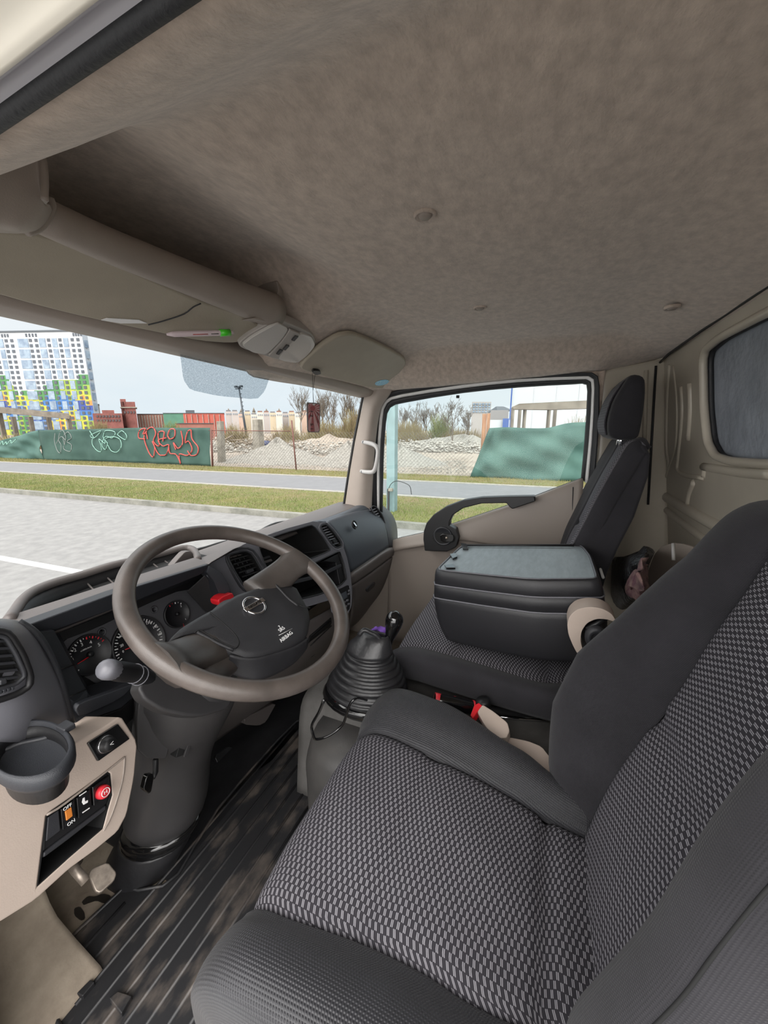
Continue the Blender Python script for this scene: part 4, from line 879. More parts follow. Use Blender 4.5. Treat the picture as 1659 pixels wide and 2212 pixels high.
# passenger sun visor
VP_ = plane((1.2, .62, 1.249), (0, .5, 1))
pv = thing('sun_visor', 'small olive beige passenger sun visor with a round blue sticker', 'sun visor', (1.2, .6, 1.25))
pprism('visor_panel', [(648, 797), (656, 783), (690, 752), (730, 727), (762, 722), (800, 736), (845, 757), (874, 774), (879, 786), (862, 808), (838, 836), (820, 841), (780, 834), (720, 818), (668, 806)], VP_, .016, M['visor'], pv, .006, sm=1, smr=.2, seg=3)
pprism('visor_clip', sm2([(672, 800), (676, 795), (690, 797), (692, 803), (680, 806)], 1), VP_, .008, M['black'], pv, .001, lift=.008)
M['stick'] = mat('blue_round_sticker', (110, 180, 216), .5, c2=(180, 220, 232), nscale=160)
pprism('sticker', [(825+15*math.cos(t)+2*math.sin(t), 826-6*math.sin(t)-2*math.cos(t)) for t in [k*.3 for k in range(21)]], VP_, .001, M['stick'], pv, 0, lift=.0015)
# hanging air freshener
AY = .70
af = thing('air_freshener', 'red rising sun hanging plate with black digits on a thin string', 'air freshener', P(677, 870, 'y', AY))
APL = ('y', AY)
M['afbase'] = mat('silver_pink_card', (196, 150, 150), .5, noise=.15, nscale=60); M['afred'] = mat('deep_red_print', (150, 28, 36), .45); pass
pprism('card_rim', sm2([(663, 869), (692, 871), (691, 934), (665, 934)], 1, .08), APL, .003, M['afframe'], af, .0005)
pprism('card', sm2([(665.2, 871), (690.3, 873), (689.3, 932.5), (666.5, 932.5)], 1, .08), APL, .003, M['afbase'], af, 0, lift=.0006)
ctr = (675, 882); rays = []
for k in range(16):
    t = k*math.pi/8; 
    def edge(t):
        r = 100
        for r in [x*.5 for x in range(1, 140)]:
            x, y = ctr[0]+r*math.cos(t), ctr[1]+r*math.sin(t)
            if x < 666.4 or x > 689.4 or y < 873.5 or y > 932: return (x, y)
        return (x, y)
    a_, b_ = edge(t-.085), edge(t+.085); pprism('sun_ray', [ctr, a_, b_], APL, .0005, M['afred'], af, 0, lift=.0010)
pprism('sun_disc', [(ctr[0]+5*math.cos(t), ctr[1]+5*math.sin(t)) for t in [k*.35 for k in range(18)]], APL, .0005, M['afred'], af, 0, lift=.0012)
DN = Vector((0, 0, -1))
for s, py in (('1', 889), ('2', 898), ('5', 917), ('1', 926.5)):
    text('digit', s, P(673, py, 'y', AY-.0022), DN, Vector((1, 0, 0)), .021, M['deep'], af, sx=.85)
text('small_word', 'AMCOO', P(686, 902, 'y', AY-.0022), DN, Vector((1, 0, 0)), .0092, M['deep'], af, sx=1.0)
tube('hole_rim', [P(677.5+1.8*math.cos(k*.7), 873.8+1.8*math.sin(k*.7), 'y', AY-.002) for k in range(9)], .0006, M['white'], af, 5, True)
pprism('hanging_hole', [(677.5+1.7*math.cos(k*.7), 873.8+1.7*math.sin(k*.7)) for k in range(9)], APL, .0004, M['white'], af, 0, lift=.0016)
for x0, x1 in ((677, 675), (678, 681)):
    tube('string', [P(x0, 872, 'y', AY-.002), P(676, 845, 'y', AY-.001), P(x1, 806, 'y', AY-.0)], .0006, M['black'], af, 5)
# ------------------------------------------------------------------ dashboard
dash = thing('dashboard', 'wide black and beige dashboard with instruments, open trays and glovebox', 'dashboard', (.8, .9, .3))
CL = plane((.53, .835, .61), (0, -.95, .31))           # instrument face
FR = plane((.53, .755, .61), (0, -.95, .31))           # frame around the instruments
def q4(name, px, ys_, m_, par=dash, thick=.01, bevel=.002, sm=0):
    """panel through picture points, each at its own forward distance"""
    pts = [P(x, y, 'y', v) for (x, y), v in zip(px, ys_)]
    return prism(name, pts, (0, thick, 0), m_, par, bevel)
# top surface of the dash
grid('dash_top', [[(x, yb, zb) for x in (.16, .4, .7, 1.0, 1.3, 1.66)] for yb, zb in ((.80, .69), (.86, .695), (.95, .685), (1.06, .64))], M['glove'], dash, 3, .01)
# ---- instrument binnacle
it = mk('instrument_surround', *(lambda f, b: (f+b, [[i, (i+1) % len(f), (i+1) % len(f)+len(f), i+len(f)] for i in range(len(f))]))(onpl([(112, 1363), (200, 1328), (330, 1272), (448, 1222), (478, 1290), (505, 1345), (400, 1425), (300, 1470), (192, 1508), (155, 1440)], FR), onpl([(126, 1366), (210, 1334), (330, 1286), (440, 1246), (468, 1300), (492, 1350), (400, 1420), (300, 1460), (196, 1500), (160, 1436)], CL)), M['char'], dash, smooth=False, solid=.003)
cl = pprism('instrument_cluster', [(112, 1363), (445, 1238), (505, 1350), (300, 1475), (190, 1510)], CL, .02, M['black'], dash, .002)
# raised light grey mask of the gauges
M['mask'] = mat('gauge_mask', (78, 78, 82), .6); M['gface'] = mat('gauge_face', (34, 34, 37), .45)
pprism('gauge_mask', sm2([(130, 1385), (200, 1360), (300, 1312), (400, 1270), (430, 1290), (470, 1330), (480, 1345), (400, 1400), (300, 1448), (212, 1480), (170, 1455), (140, 1410)], 1), CL, .003, M['mask'], cl, 0, lift=.003)
CA = Vector((1, 0, 0)); CB = CL[1].cross(CA)*-1
if CB.z < 0: CB = -CB
Fn = pnorm(CL)
def gauge(name, px, py, r, marks, a0, a1, n, red=None, needle=None):
    c = PL(px, py, CL)+Fn*.004
    g = lathe(name, [(0, 0), (r*.93, 0), (r*.96, .004), (r, .004), (r*1.04, -.002)], c, Fn, M['gface'], cl, 40)
    ring = circ(c+Fn*.0042, CA, CB, r*.985, 40); tube('bezel', ring, .0010, M['shroud'], g, 5, True)
    for k in range(n+1):
        a = math.radians(a0+(a1-a0)*k/n); big = k % 2 == 0; r1, r2 = r*(.78 if big else .83), r*.9
        d = CA*math.cos(a)+CB*math.sin(a); e = CA*-math.sin(a)+CB*math.cos(a); w = .0006 if not big else .0011
        isr = red and red[0] <= k <= red[1]
        L_ = [c+Fn*.0006+d*r1-e*w, c+Fn*.0006+d*r1+e*w, c+Fn*.0006+d*r2+e*w, c+Fn*.0006+d*r2-e*w]
        prism('tick', L_, Fn*.0004, M['redtape'] if isr else M['white'], g, 0)
    for s, x, y, sz in marks:
        p = PL(x, y, CL)+Fn*.005; text('numeral', s, p, CA, CB, sz, M['white'], g)
    if needle:
        a = PL(*needle[0], CL)+Fn*.007; b_ = PL(*needle[1], CL)+Fn*.007; tube('needle', [a, b_], [.0012, .0008], M['red'], g, 5); lathe('needle_hub', [(0, .008), (r*.13, .008), (r*.15, 0)], c, Fn, M['black'], g, 20)
    return g
gauge('rev_counter', 191, 1414, .040, [('1', 155, 1424, .007), ('2', 159, 1405, .0095), ('3', 174, 1393, .0095), ('4', 193, 1388, .0095), ('5', 211, 1393, .0095), ('x1000r/min', 183, 1402, .0045)], 215, 25, 20, (14, 20), ((187, 1420), (163, 1435)))
gauge('speedometer', 299, 1389, .059, [('0', 263, 1408, .0075), ('20', 260, 1395, .0078), ('40', 258, 1375, .0078), ('60', 264, 1357, .0078), ('80', 280, 1345, .0078), ('100', 299, 1341, .0078), ('120', 317, 1346, .0078), ('140', 332, 1355, .0078), ('160', 342, 1370, .0078)], 225, -20, 34, None, ((300, 1391), (266, 1404)))
gauge('fuel_gauge', 379, 1327, .033, [('F', 384, 1314, .0), ('E', 372, 1340, .0)][:0] + [('2', 388, 1310, .007), ('1', 398, 1338, .006)], 110, 45, 4, (0, 1), ((396, 1362), (392, 1348)))
for x, y in ((218, 1366), (331, 1317)): lathe('warning_lamp', [(0, 0), (.006, 0), (.0075, .002), (.009, 0)], PL(x, y, CL)+Fn*.004, Fn, M['mask'], cl, 20)
pprism('display_window', [(365, 1385), (395, 1368), (402, 1378), (372, 1396)], CL, .002, M['shroud'], cl, 0, lift=.005)
# hood: brown lip, black knurled front
q4('hood_lip', [(22, 1338), (50, 1354), (120, 1330), (250, 1281), (452, 1219), (430, 1207), (250, 1264), (120, 1310), (40, 1333)], [.80, .76, .755, .75, .75, .78, .79, .80, .80], M['glove'], thick=.02, bevel=.004)
q4('hood_front', [(50, 1354), (250, 1281), (451, 1219), (454, 1226), (430, 1243), (285, 1302), (120, 1361), (72, 1367)], [.75, .745, .745, .748, .76, .76, .76, .755], M['chartex'], thick=.03, bevel=.003)
q4('frame_left', [(52, 1355), (76, 1366), (118, 1361), (152, 1425), (197, 1508), (163, 1521), (148, 1510), (120, 1440), (85, 1390)], [.735, .745, .75, .74, .735, .72, .715, .72, .73], M['chartex'], thick=.04, bevel=.002)
for a_, b_ in (((118, 1450), (160, 1436)), ((143, 1508), (186, 1489))): tube('frame_joint', [P(*a_, 'y', .716), P(*b_, 'y', .732)], .0012, M['deep'], dash, 5)
q4('frame_bottom', [(143, 1509), (187, 1489), (197, 1505), (240, 1490), (293, 1464), (345, 1440), (360, 1470), (300, 1497), (262, 1531), (165, 1566), (158, 1555)], [.72, .735, .735, .735, .735, .74, .74, .73, .715, .70, .705], M['chartex'], thick=.05, bevel=.003)
pprism('grip_pad', sm2([(163, 1533), (172, 1519), (262, 1487), (296, 1474), (262, 1510), (172, 1551)], 1, .2), ('y', .705), .012, M['chartex'], dash, .003)
q4('frame_underside', [(165, 1566), (262, 1531), (300, 1497), (300, 1540), (272, 1570), (180, 1600)], [.70, .715, .73, .75, .73, .70], M['black'], thick=.05, bevel=.003)
q4('cheek_panel', [(405, 1278), (447, 1240), (462, 1258), (482, 1296), (506, 1345), (445, 1322)], [.80, .765, .765, .765, .78, .81], M['shroud'], thick=.004, bevel=.001)
tube('cheek_rib', [P(x, y, 'y', .76) for x, y in ((447, 1241), (462, 1258), (474, 1278), (480, 1294))], .0025, M['silver'], dash, res=3)
q4('arch_strip', [(452, 1222), (462, 1226), (480, 1238), (494, 1262), (505, 1292), (500, 1312), (488, 1318), (478, 1290), (462, 1255), (447, 1237)], [.742, .742, .74, .735, .73, .73, .735, .745, .75, .75], M['chartex'], thick=.03, bevel=.002)
pprism('hazard_lever', sm2([(472, 1298), (481, 1289), (503, 1280), (507, 1290), (500, 1302), (478, 1310), (474, 1306)], 1, .15), ('y', .722), .03, M['red'], dash, .003)
# ---- open tray behind the hood
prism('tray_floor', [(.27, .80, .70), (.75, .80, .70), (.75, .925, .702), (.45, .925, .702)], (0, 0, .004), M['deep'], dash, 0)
rimo = [(20, 1338), (34, 1318), (50, 1295), (75, 1276), (120, 1258), (180, 1241), (240, 1222), (300, 1208), (350, 1196), (395, 1184), (415, 1186), (424, 1196), (428, 1210)]
rp = [P(x, y, 'y', v) for (x, y), v in zip(rimo, (.80, .84, .87, .90, .92, .93, .93, .93, .93, .92, .90, .86, .80))]
tube('tray_rim', rp, [.009]*len(rp), M['glove'], dash, 10, res=3)
base = [Vector((p.x, p.y-.02 if 0 < i < 12 else p.y, .69)) for i, p in enumerate(rp)]
loft('tray_wall', [rp, [p.lerp(q, .5) for p, q in zip(rp, base)], base], M['black'], dash, (1, 2), False, False, solid=.004)
for k in range(6):
    a = rp[6].lerp(rp[9], k/6) if k > 2 else rp[5].lerp(rp[7], k/3); b_ = Vector((a.x-.02, .80, .70)); tube('tray_rib', [a+Vector((0, -.01, -.02)), a.lerp(b_, .5)+Vector((0, 0, -.02)), b_], .002, M['glove'], dash, 5)
pprism('tray_insert', sm2([(370, 1226), (385, 1208), (400, 1192), (414, 1190), (420, 1206), (405, 1214)], 1, .15), ('y', .86), .02, M['glove'], dash, .003)
q4('top_ledge', [(428, 1210), (520, 1180), (563, 1160), (600, 1146), (560, 1165), (505, 1186), (457, 1214), (451, 1219)], [.80, .83, .84, .85, .80, .77, .745, .745], M['glove'], thick=.01, bevel=.001)
# ---- centre fascia with trays
FA = plane((.9, .735, .62), (-.16, -.93, .28))
fo = [(452, 1222), (457, 1213), (504, 1185), (559, 1162), (620, 1141), (676, 1126), (700, 1129), (722, 1147), (739, 1173), (750, 1205), (757, 1237), (761, 1275), (760, 1307), (752, 1327), (734, 1340), (718, 1322), (714, 1296), (660, 1312), (600, 1318), (560, 1312), (520, 1318), (506, 1312), (500, 1285), (482, 1245)]
ventL = sm2([(492, 1206), (497, 1198), (529, 1189), (545, 1196), (577, 1252), (571, 1262), (541, 1275), (528, 1268), (510, 1240)], 1, .2)
tray1 = sm2([(559, 1185), (562, 1172), (600, 1156), (672, 1134), (681, 1140), (699, 1163), (714, 1188), (700, 1195), (662, 1210), (620, 1230), (590, 1246), (582, 1240), (570, 1215)], 1, .1)
ventR = sm2([(692, 1140), (696, 1134), (706, 1133), (722, 1150), (737, 1171), (738, 1180), (727, 1184), (716, 1175)], 1, .2)
slot = sm2([(596, 1254), (660, 1226), (700, 1206), (733, 1190), (741, 1215), (748, 1250), (735, 1264), (690, 1284), (640, 1296), (600, 1290)], 1, .1)
clim = sm2([(722, 1278), (755, 1262), (759, 1290), (757, 1315), (748, 1325), (730, 1335), (722, 1310)], 1, .12)
fn_ = pnorm(FA)
plate('fascia_panel', [p for p in onpl(fo, FA)], [onpl(h, FA) for h in (ventL, tray1, ventR, slot, clim)], -fn_*.006, M['silver'], dash, .0015)
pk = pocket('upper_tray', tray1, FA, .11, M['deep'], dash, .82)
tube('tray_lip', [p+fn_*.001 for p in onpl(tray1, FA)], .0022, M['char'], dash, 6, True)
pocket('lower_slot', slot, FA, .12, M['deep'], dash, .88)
pprism('slot_surround', [(700, 1212), (733, 1195), (746, 1250), (736, 1262), (727, 1215)], FA, .05, M['black'], dash, .002, lift=-.004)
pprism('slot_divider', [(600, 1262), (690, 1240), (738, 1217), (740, 1224), (692, 1248), (602, 1270)], FA, .10, M['char'], dash, .002, lift=-.002)
tube('slot_lip', [p+fn_*.001 for p in onpl(slot, FA)], .0025, M['black'], dash, 6, True)
pprism('cassette', [(577, 1204), (600, 1197), (603, 1201), (579, 1209)], FA, .03, M['shroud'], dash, .001, lift=-.04)
pprism('cassette', [(577, 1212), (604, 1204), (607, 1209), (580, 1218)], FA, .03, M['glove'], dash, .001, lift=-.04)
# left vent
def vent(px, pl, slats, label, m_=M['black'], n=6, depth=.035, cross=4, par=None):
    par = par or dash
    v = pocket('air_vent', px, pl, depth, M['deep'], par, .85)
    tube('vent_frame', [p for p in onpl(px, pl)], .0028, M['char'], v, 6, True)
    nn = pnorm(pl)
    for k in range(n):
        t = (k+.7)/(n+.3); (a0, a1), (b0, b1) = slats
        a = (a0[0]+(a1[0]-a0[0])*t, a0[1]+(a1[1]-a0[1])*t); b_ = (b0[0]+(b1[0]-b0[0])*t, b0[1]+(b1[1]-b0[1])*t)
        p, q = onpl([a, b_], pl); p -= nn*.004; q -= nn*.004; prism('slat', [p, q, q+Vector((0, .002, .003)), p+Vector((0, .002, .003))], Vector((0, .014, -.001)), m_, v, 0)
    for k in range(cross):
        t = (k+.5)/cross; (a0, a1), (b0, b1) = slats
        a = (a0[0]+(b0[0]-a0[0])*t, a0[1]+(b0[1]-a0[1])*t); b_ = (a1[0]+(b1[0]-a1[0])*t, a1[1]+(b1[1]-a1[1])*t); p, q = onpl([a, b_], pl); tube('vane', [p-nn*.02, q-nn*.02], .0016, M['char'], v, 4)
    return v
vl_ = vent(ventL, FA, (((496, 1205), (535, 1262)), ((536, 1194), (572, 1248))), '', n=6)
pprism('vent_wheel', [(546, 1257), (563, 1250), (566, 1256), (549, 1263)], FA, .006, M['chartex'], vl_, .001, lift=.002)
pprism('vent_knob', [(531, 1232), (546, 1227), (549, 1234), (535, 1240)], FA, .012, M['char'], vl_, .002, lift=.002)
ring = sm2([(487, 1206), (494, 1192), (531, 1183), (550, 1191), (584, 1252), (577, 1268), (541, 1282), (522, 1272), (504, 1242)], 1, .2); tube('vent_surround', onpl(ring, FA), .0035, M['char'], vl_, 8, True)
vr = vent(ventR, FA, (((694, 1139), (722, 1180)), ((706, 1135), (736, 1176))), '', M['silver'], 8, .03, 1)
tube('vent_surround', onpl(sm2([(688, 1142), (692, 1131), (707, 1129), (724, 1147), (741, 1171), (742, 1184), (727, 1189), (713, 1178)], 1, .2), FA), .0022, M['silver'], vr, 8, True)
pprism('vent_knob', [(717, 1166), (724, 1163), (729, 1171), (722, 1174)], FA, .008, M['black'], vr, .001, lift=.002)
# climate controls
cp = pprism('climate_panel', clim, FA, .01, M['black'], dash, .001, lift=-.003)
pprism('display', [(736, 1283), (748, 1277), (751, 1290), (739, 1297)], FA, .002, M['bagpanel'], cp, 0, lift=0)
for x, y in ((738, 1305), (744, 1301), (750, 1297), (741, 1314), (747, 1310), (753, 1305), (753, 1283), (754, 1276)): pprism('button', [(x-2, y+2.4), (x-2, y-1.6), (x+2, y-3), (x+2, y+1)], FA, .003, M['silver'], cp, .0005, lift=.002)
# ---- passenger side: airbag panel, glovebox
A_ = [[P(*p, 'y', v) for p, v in r_] for r_ in (
    [((702, 1126), .775), ((740, 1112), .775), ((778, 1101), .775), ((797, 1096), .775)],
    [((707, 1131), .75), ((745, 1117), .75), ((785, 1106), .75), ((806, 1102), .75)],
    [((727, 1158), .715), ((768, 1140), .705), ((806, 1125), .70), ((824, 1120), .70)],
    [((744, 1195), .685), ((785, 1172), .672), ((818, 1152), .665), ((834, 1146), .665)],
    [((756, 1236), .67), ((795, 1210), .655), ((826, 1190), .648), ((839, 1181), .648)])]
grid('airbag_panel', A_, M['bagpanel'], dash, 6, .004)
grid('dash_crown', [[P(*p, 'y', v) for p, v in r_] for r_ in ([((640, 1143), .97), ((690, 1126), .95), ((745, 1105), .92), ((790, 1088), .88), ((812, 1087), .86)], [((663, 1131), .88), ((700, 1118), .87), ((745, 1103), .85), ((786, 1086), .82), ((808, 1087), .80)], [((681, 1127), .80), ((702, 1124), .79), ((745, 1108), .785), ((785, 1093), .78), ((806, 1092), .775)], [((703, 1129), .765), ((712, 1127), .765), ((748, 1114), .762), ((786, 1102), .762), ((803, 1099), .76)])], M['bagpanel'], dash, 5, .006)
KP = plane(P(766, 1134, 'y', .693), (0, -.93, .36)); kk = lathe('key_cylinder', [(0, -.004), (.010, -.004), (.014, .001), (.017, .002), (.019, -.003)], PL(766, 1133, KP), pnorm(KP), M['black'], dash, 24)
pprism('key_slot', [(764, 1128), (770, 1136), (768, 1138), (762, 1130)], KP, .004, M['chrome'], kk, .0005, lift=.003)
# rounded end with side vent
EN = ('y', .715)
endp = [[P(*p, 'y', v) for p, v in r_] for r_ in (
    [((797, 1096), .76), ((806, 1104), .74), ((822, 1122), .70), ((834, 1148), .665), ((839, 1182), .648)],
    [((806, 1089), .765), ((820, 1096), .74), ((838, 1118), .70), ((847, 1146), .668), ((850, 1182), .65)],
    [((812, 1087), .80), ((828, 1094), .79), ((848, 1114), .77), ((857, 1142), .75), ((858, 1182), .73)])]
grid('dash_end', endp, M['char'], dash, 6, .005)
ev = vent(sm2([(801, 1097), (806, 1092), (814, 1096), (828, 1115), (833, 1134), (829, 1140), (824, 1136), (812, 1116)], 1, .2), plane((1.6, .70, .64), (-.35, -.86, .36)), (((803, 1099), (825, 1136)), ((812, 1095), (832, 1133))), '', M['silver'], 7, .02, 1)
# glovebox
grid('glovebox_ledge', [[P(*p, 'y', v) for p, v in r_] for r_ in ([((756, 1236), .672), ((795, 1211), .658), ((826, 1190), .65), ((846, 1180), .65)], [((757, 1246), .655), ((797, 1219), .64), ((829, 1196), .632), ((850, 1187), .635)], [((759, 1264), .665), ((800, 1236), .65), ((838, 1207), .642), ((851, 1198), .645)])], M['glove'], dash, 5, .004)
gb = grid('glovebox_door', [[P(*p, 'y', v) for p, v in r_] for r_ in ([((759, 1266), .672), ((800, 1238), .657), ((838, 1210), .648), ((847, 1203), .65)], [((761, 1300), .69), ((795, 1272), .68), ((828, 1243), .672), ((840, 1232), .67)], [((758, 1330), .73), ((782, 1312), .725), ((805, 1294), .72), ((822, 1277), .715)], [((752, 1358), .80), ((770, 1345), .80), ((785, 1328), .80), ((800, 1308), .80)])], M['glove'], dash, 5, .006)
tube('glovebox_gap', [P(*p, 'y', v) for p, v in (((759, 1265), .666), ((800, 1237), .651), ((838, 1208), .643))], .0018, M['deep'], gb, 6, res=3)
GP = plane(P(800, 1265, 'y', .675), (0, -.97, -.2)); pprism('glovebox_handle', sm2([(789, 1274), (795, 1265), (806, 1255), (809, 1258), (805, 1267), (793, 1279)], 1, .15), GP, .012, M['char'], gb, .002, lift=.006)
pprism('handle_recess', sm2([(791, 1273), (807, 1259), (806, 1265), (794, 1276)], 1, .15), GP, .002, M['black'], gb, 0, lift=.008)
grid('dash_cheek', [[P(*p, 'y', v) for p, v in r_] for r_ in ([((846, 1182), .65), ((851, 1198), .645), ((845, 1225), .665), ((828, 1268), .71), ((802, 1308), .79), ((786, 1328), .82)], [((862, 1184), .665), ((862, 1200), .66), ((857, 1225), .68), ((838, 1268), .72), ((812, 1308), .80), ((792, 1332), .83)], [((870, 1186), .70), ((870, 1200), .69), ((864, 1226), .71), ((843, 1270), .75), ((814, 1310), .82), ((794, 1336), .85)])], M['glove'], dash, 4, .005)
# round cup holder at the passenger end
CH = P(853, 1174, 'y', .66); lathe('cup_holder', [(0, -.034), (.024, -.034), (.027, -.006), (.029, .0), (.026, .001), (.022, -.002), (.021, -.025), (0, -.026)], CH, (0, 0, 1), M['char'], dash, 28)
# ---- lower dash below the wheel (warm grey)
grid('knee_panel', [[P(*p, 'y', v) for p, v in r_] for r_ in ([((470, 1440), .80), ((560, 1400), .78), ((650, 1350), .765), ((722, 1310), .755)], [((465, 1500), .79), ((560, 1470), .77), ((655, 1410), .755), ((740, 1345), .745)], [((460, 1560), .82), ((550, 1520), .80), ((650, 1450), .79), ((745, 1370), .79)], [((455, 1608), .90), ((530, 1556), .90), ((645, 1478), .90), ((748, 1400), .90)])], M['glove'], dash, 5, .005)
for a_, b_ in (((668, 1385), (714, 1342)), ((670, 1395), (716, 1352))): tube('knee_louvre', [P(*a_, 'y', .748), P(*b_, 'y', .742)], .0022, M['deep'], dash, 6)
pprism('knee_flap', [(664, 1392), (672, 1374), (716, 1334), (718, 1350)], ('y', .745), .01, M['black'], dash, .002)
pprism('knee_pull', sm2([(668, 1420), (682, 1398), (695, 1385), (690, 1402), (675, 1420)], 1), ('y', .762), .004, M['char'], dash, .001)
pprism('relay_cover', sm2([(528, 1552), (600, 1515), (575, 1560), (560, 1568), (530, 1566)], 1, .15), ('y', .86), .04, M['glove'], dash, .003)
pprism('heater_duct', sm2([(565, 1556), (628, 1490), (640, 1500), (615, 1560), (590, 1605), (570, 1602), (560, 1580)], 1, .15), ('y', .90), .08, M['char'], dash, .006)
# inside of the dash (dark mass so that nothing shows through)
box('dash_core', (.96, .99, .45), (1.35, .12, .40), M['deep'], dash, .01)
# ---- left pod with side vent and big cup holder
LPd = plane((.18, .60, .70), (.25, -.96, .10))
grid('left_pod', [[P(*p, 'y', v) for p, v in r_] for r_ in ([((-120, 1352), .66), ((-40, 1340), .66), ((30, 1342), .68), ((60, 1356), .70)], [((-120, 1362), .63), ((-40, 1356), .63), ((30, 1360), .64), ((78, 1378), .67)], [((-120, 1440), .622), ((-40, 1440), .622), ((50, 1440), .622), ((118, 1448), .67)], [((-120, 1520), .622), ((-40, 1520), .622), ((60, 1520), .622), ((145, 1510), .68)], [((-120, 1600), .622), ((-40, 1600), .622), ((60, 1600), .63), ((160, 1575), .69)])], M['silver'], dash, 5, .004)
tube('pod_trim', [P(*p, 'y', v) for p, v in (((40, 1343), .675), ((75, 1366), .665), ((100, 1400), .665), ((122, 1445), .668), ((140, 1500), .675), ((155, 1560), .685))], .005, M['chartex'], dash, 8, res=4)
LV = plane(P(30, 1450, 'y', .598), (.12, -.97, .12))
v2px = sm2([(-60, 1372), (0, 1374), (14, 1378), (34, 1410), (52, 1450), (53, 1462), (35, 1478), (0, 1488), (-60, 1498)], 1, .15)
v2 = vent(v2px, plane(P(30, 1450, 'y', .602), (.0, -1, 0)), (((-60, 1378), (-60, 1492)), ((18, 1378), (52, 1476))), '', M['char'], 6, .014, 5)
tube('vent_surround', onpl(sm2([(-60, 1362), (0, 1362), (20, 1368), (48, 1412), (66, 1460), (64, 1482), (40, 1498), (0, 1512), (-60, 1526)], 1, .2), plane(P(30, 1450, 'y', .604), (.0, -1, 0))), .0042, M['black'], v2, 8, True)
for k in range(4): pprism('vent_wheel', [(k*9-2, 1494-k*3), (k*9+5, 1491-k*3), (k*9+6, 1498-k*3), (k*9-1, 1501-k*3)], plane(P(30, 1450, 'y', .588), (.12, -.97, .12)), .004, M['chartex'], v2, .0008)
pprism('vent_knob', [(0, 1470), (16, 1464), (18, 1476), (0, 1482)], plane(P(30, 1450, 'y', .584), (.12, -.97, .12)), .01, M['char'], v2, .002)
ch = [(66+97*math.cos(t), 1622-68*math.sin(t)) for t in [2*math.pi*k/36 for k in range(36)]]
ch = [(x, y+(x-66)*-.10) for x, y in ch]
CZ_ = .655
def el(sc, dz, dy=0, cx=62, cy=1618): return [P(66+(x-66)*sc, 1618+dy+(y-1618)*sc, 'z', CZ_)+Vector((0, 0, dz)) for x, y in ch]
loft('large_cup_holder', [el(.30, -.050), el(.62, -.048), el(.74, -.040), el(.83, -.004), el(.86, .003), el(.91, .004), el(.98, .0), el(1.0, -.003), el(.985, -.013), el(.90, -.020)], M['chartex'], dash, (1, 1), True)
loft('cup_holder_liner', [el(.825, -.003), el(.79, -.02), el(.72, -.045), el(.3, -.049)], M['black'], dash, (1, 1), False, solid=.001)
tube('cup_spring', [P(x, y, 'z', CZ_-.02) for x, y in ((8, 1622), (40, 1608), (75, 1600), (105, 1592), (112, 1580), (128, 1578))], .004, M['char'], dash, 8, res=4)
box('cup_latch', P(142, 1570, 'z', CZ_+.003), (.014, .02, .008), M['char'], dash, .002)
# ---- pale switch panel below
SP = plane((.25, .60, .50), (.10, -.97, .22))
PA = sm2([(-160, 1740), (0, 1690), (80, 1640), (165, 1602), (222, 1572), (262, 1545), (298, 1602), (291, 1680), (275, 1760), (256, 1796), (205, 1838), (150, 1878), (78, 1944), (0, 1993), (-160, 2080)], 1, .12)
rec = [(101, 1762), (112, 1752), (232, 1668), (238, 1672), (242, 1718), (232, 1752), (222, 1790), (150, 1852), (82, 1914), (90, 1850)]
plate('switch_panel', onpl(PA, SP), [onpl(rec, SP)], -pnorm(SP)*.10, M['lightbeige'], dash, .004)
pk = pocket('panel_pocket', rec, SP, .05, M['deep'], dash, .97)
pprism('pocket_bar', [(95, 1842), (233, 1738), (231, 1750), (150, 1814), (94, 1856)], SP, .03, M['char'], dash, .003, lift=-.001)
pprism('switch_bezel', [(101, 1762), (236, 1667), (241, 1716), (234, 1738), (96, 1842)], SP, .02, M['black'], dash, .002, lift=-.004)
tube('panel_groove', [PL(x, y, SP)+pnorm(SP)*.001 for x, y in ((100, 1760), (140, 1735), (237, 1660), (262, 1640), (268, 1640), (262, 1690), (240, 1760), (222, 1795))], .0016, M['trimbeige'], dash, 6, res=3)
def sq(name, x, y, w, h, m_, lift=.002, par=None, d=.004):   # parallelogram that follows the row's slope
    s = -.70; return pprism(name, [(x-w, y-h-w*s*1), (x+w, y-h+w*s*1), (x+w+1, y+h+w*s), (x-w+1, y+h-w*s)], SP, d, m_, par or dash, .001, lift=lift)
pprism('blank_switch', [(104, 1766), (127, 1750), (131, 1794), (100, 1818)], SP, .006, M['char'], dash, .001, lift=0)
b1 = pprism('light_level_switch', [(130, 1748), (158, 1728), (163, 1772), (134, 1793)], SP, .008, M['gloss'], dash, .001, lift=.002)
pprism('orange_light', [(137, 1752), (151, 1742), (154, 1762), (140, 1773)], SP, .002, M['orange'], b1, .001, lift=.004)
SX = (PL(233, 1668, SP)-PL(101, 1762, SP)).normalized()
ptext('off_word', 'OFF', 142, 1743, SP, .0066, M['white'], b1, xd=SX, lift=.0035); ptext('on_word', 'ON', 150, 1776, SP, .0066, M['white'], b1, xd=SX, lift=.0035)
b2 = pprism('seat_heater_switch', [(164, 1724), (193, 1704), (197, 1746), (168, 1768)], SP, .008, M['gloss'], dash, .001, lift=.002)
for x, y in ((177, 1713), (184, 1749)): pprism('white_bar', [(x-8, y+5), (x+7, y-5), (x+7, y-3), (x-8, y+7)], SP, .001, M['white'], b2, 0, lift=.003)
pprism('seat_symbol', [(177, 1724), (180, 1722), (181, 1731), (187, 1728), (187, 1733), (178, 1738), (175, 1733)], SP, .001, M['white'], b2, 0, lift=.003)
b3 = pprism('round_button_plate', [(198, 1700), (233, 1676), (238, 1712), (201, 1741)], SP, .008, M['gloss'], dash, .001, lift=.002)
